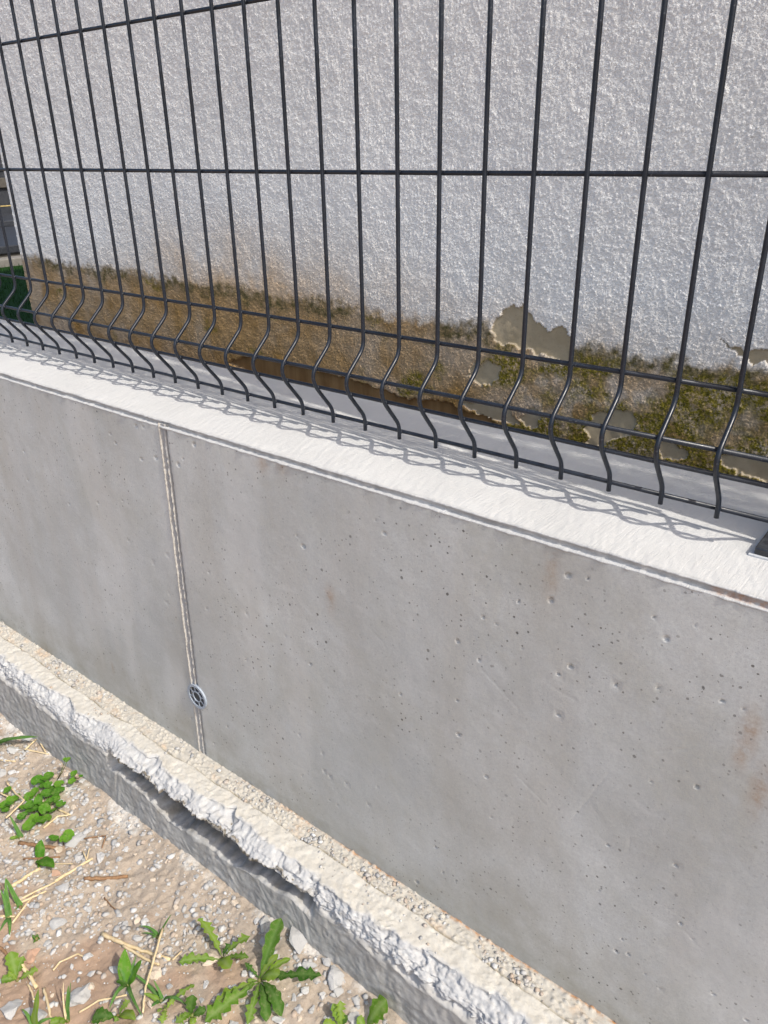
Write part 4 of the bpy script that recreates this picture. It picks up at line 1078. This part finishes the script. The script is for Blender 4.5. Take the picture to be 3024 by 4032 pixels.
stalk('dry_straw', [(1, 70, 950, 22), (1, 180, 850, 22), (1, 285, 745, 20)], 4, 'straw lying over the small group of round leaves', 'straw', 'straw', sg)
stalk('dry_straw', [(1, 75, 530, 12), (1, 180, 660, 16), (1, 285, 745, 20)], 4, 'straw leading down to the small group of round leaves', 'straw', 'straw', sg)
stalk('dry_straw', [(1, 0, 655, 10), (1, 105, 710, 12)], 4, 'short straw at the left edge above the small round leaves', 'straw', 'straw', sg)
stalk('dry_straw', [(1, 510, 1065), (1, 670, 930), (1, 800, 915)], 4.4, 'bent straw at the lower right of the round leaved clump', 'straw', 'straw', sg)
stalk('dry_straw', [(1, 680, 855), (1, 820, 915)], 4, 'short straw poking out right of the round leaved clump', 'straw', 'straw', sg)
stalk('dry_straw', [(1, 290, 155), (1, 420, 35)], 4.4, 'straw leaning left of the bent straw pair near the footing', 'straw', 'straw', sg, 10)
stalk('dry_straw', [(1, 470, 75), (1, 535, 185)], 3.4, 'short straw right of the leaning straw near the footing', 'straw', 'straw', sg, 8)
stalk('dry_straw', [(1, 300, 150), (1, 440, 180), (1, 570, 205)], 3.6, 'straw lying flat near the footing under the two leaning straws', 'straw', 'straw', sg)
stalk('dry_straw', [(1, 0, 275), (1, 180, 290)], 4, 'straw at the left edge above the white stone', 'straw', 'straw', sg)
stalk('dry_straw', [(1, 640, 1690), (1, 850, 1560), (1, 1080, 1420)], 6, 'long tan straw running up to the straw curl', 'straw', 'straw', sg, 3)
stalk('dry_straw', [(1, 970, 1340), (1, 1010, 1440), (1, 1040, 1300)], 3, 'small curled straw beside the long pale stone', 'straw', 'straw', sg, 8)
stalk('dry_straw', [(2, 920, 1590), (2, 1150, 1450), (2, 1480, 1385)], 3.4, 'thin straw right of the large upright oval stone', 'straw', 'straw', sg)
stalk('dry_straw', [(1, 630, 1485), (1, 850, 1485)], 2, 'thin pale straw beside the small white stone and seedling', 'straw', 'straw', sg)
tg = 'brown twigs on the soil'
stalk('twig', [(1, 225, 1240), (1, 400, 1265), (1, 660, 1305)], 9, 'reddish brown stick lying behind the tall leaved seedling', 'twig', 'twig', tg)
stalk('twig', [(1, 990, 1660), (1, 1200, 1655), (1, 1490, 1630)], 8, 'straight brown twig lying on the gravel', 'twig', 'twig', tg)
stalk('twig', [(1, 275, 1425), (1, 480, 1420), (1, 700, 1405)], 4.5, 'thin dark twig below the reddish stick', 'twig', 'twig', tg)
stalk('twig', [(1, 980, 1190), (1, 1235, 1155), (1, 1190, 1300)], 3, 'thin bent twig right of the long pale stone', 'twig', 'twig', tg, 6)
stalk('twig', [(2, 0, 830), (2, 50, 880), (2, 95, 930)], 6, 'dark stick at the left edge above the toothed seedling', 'twig', 'twig', tg)
stalk('twig', [(2, 1215, 250), (2, 1290, 340), (2, 1355, 395)], 2.5, 'thin olive twig lying on the fine gravel', 'twig', 'twig', tg)
print('objects', len(bpy.data.objects), 'tris', sum(len(o.data.polygons) * 2 for o in bpy.data.objects if o.type == 'MESH' and o.data.users == 1))
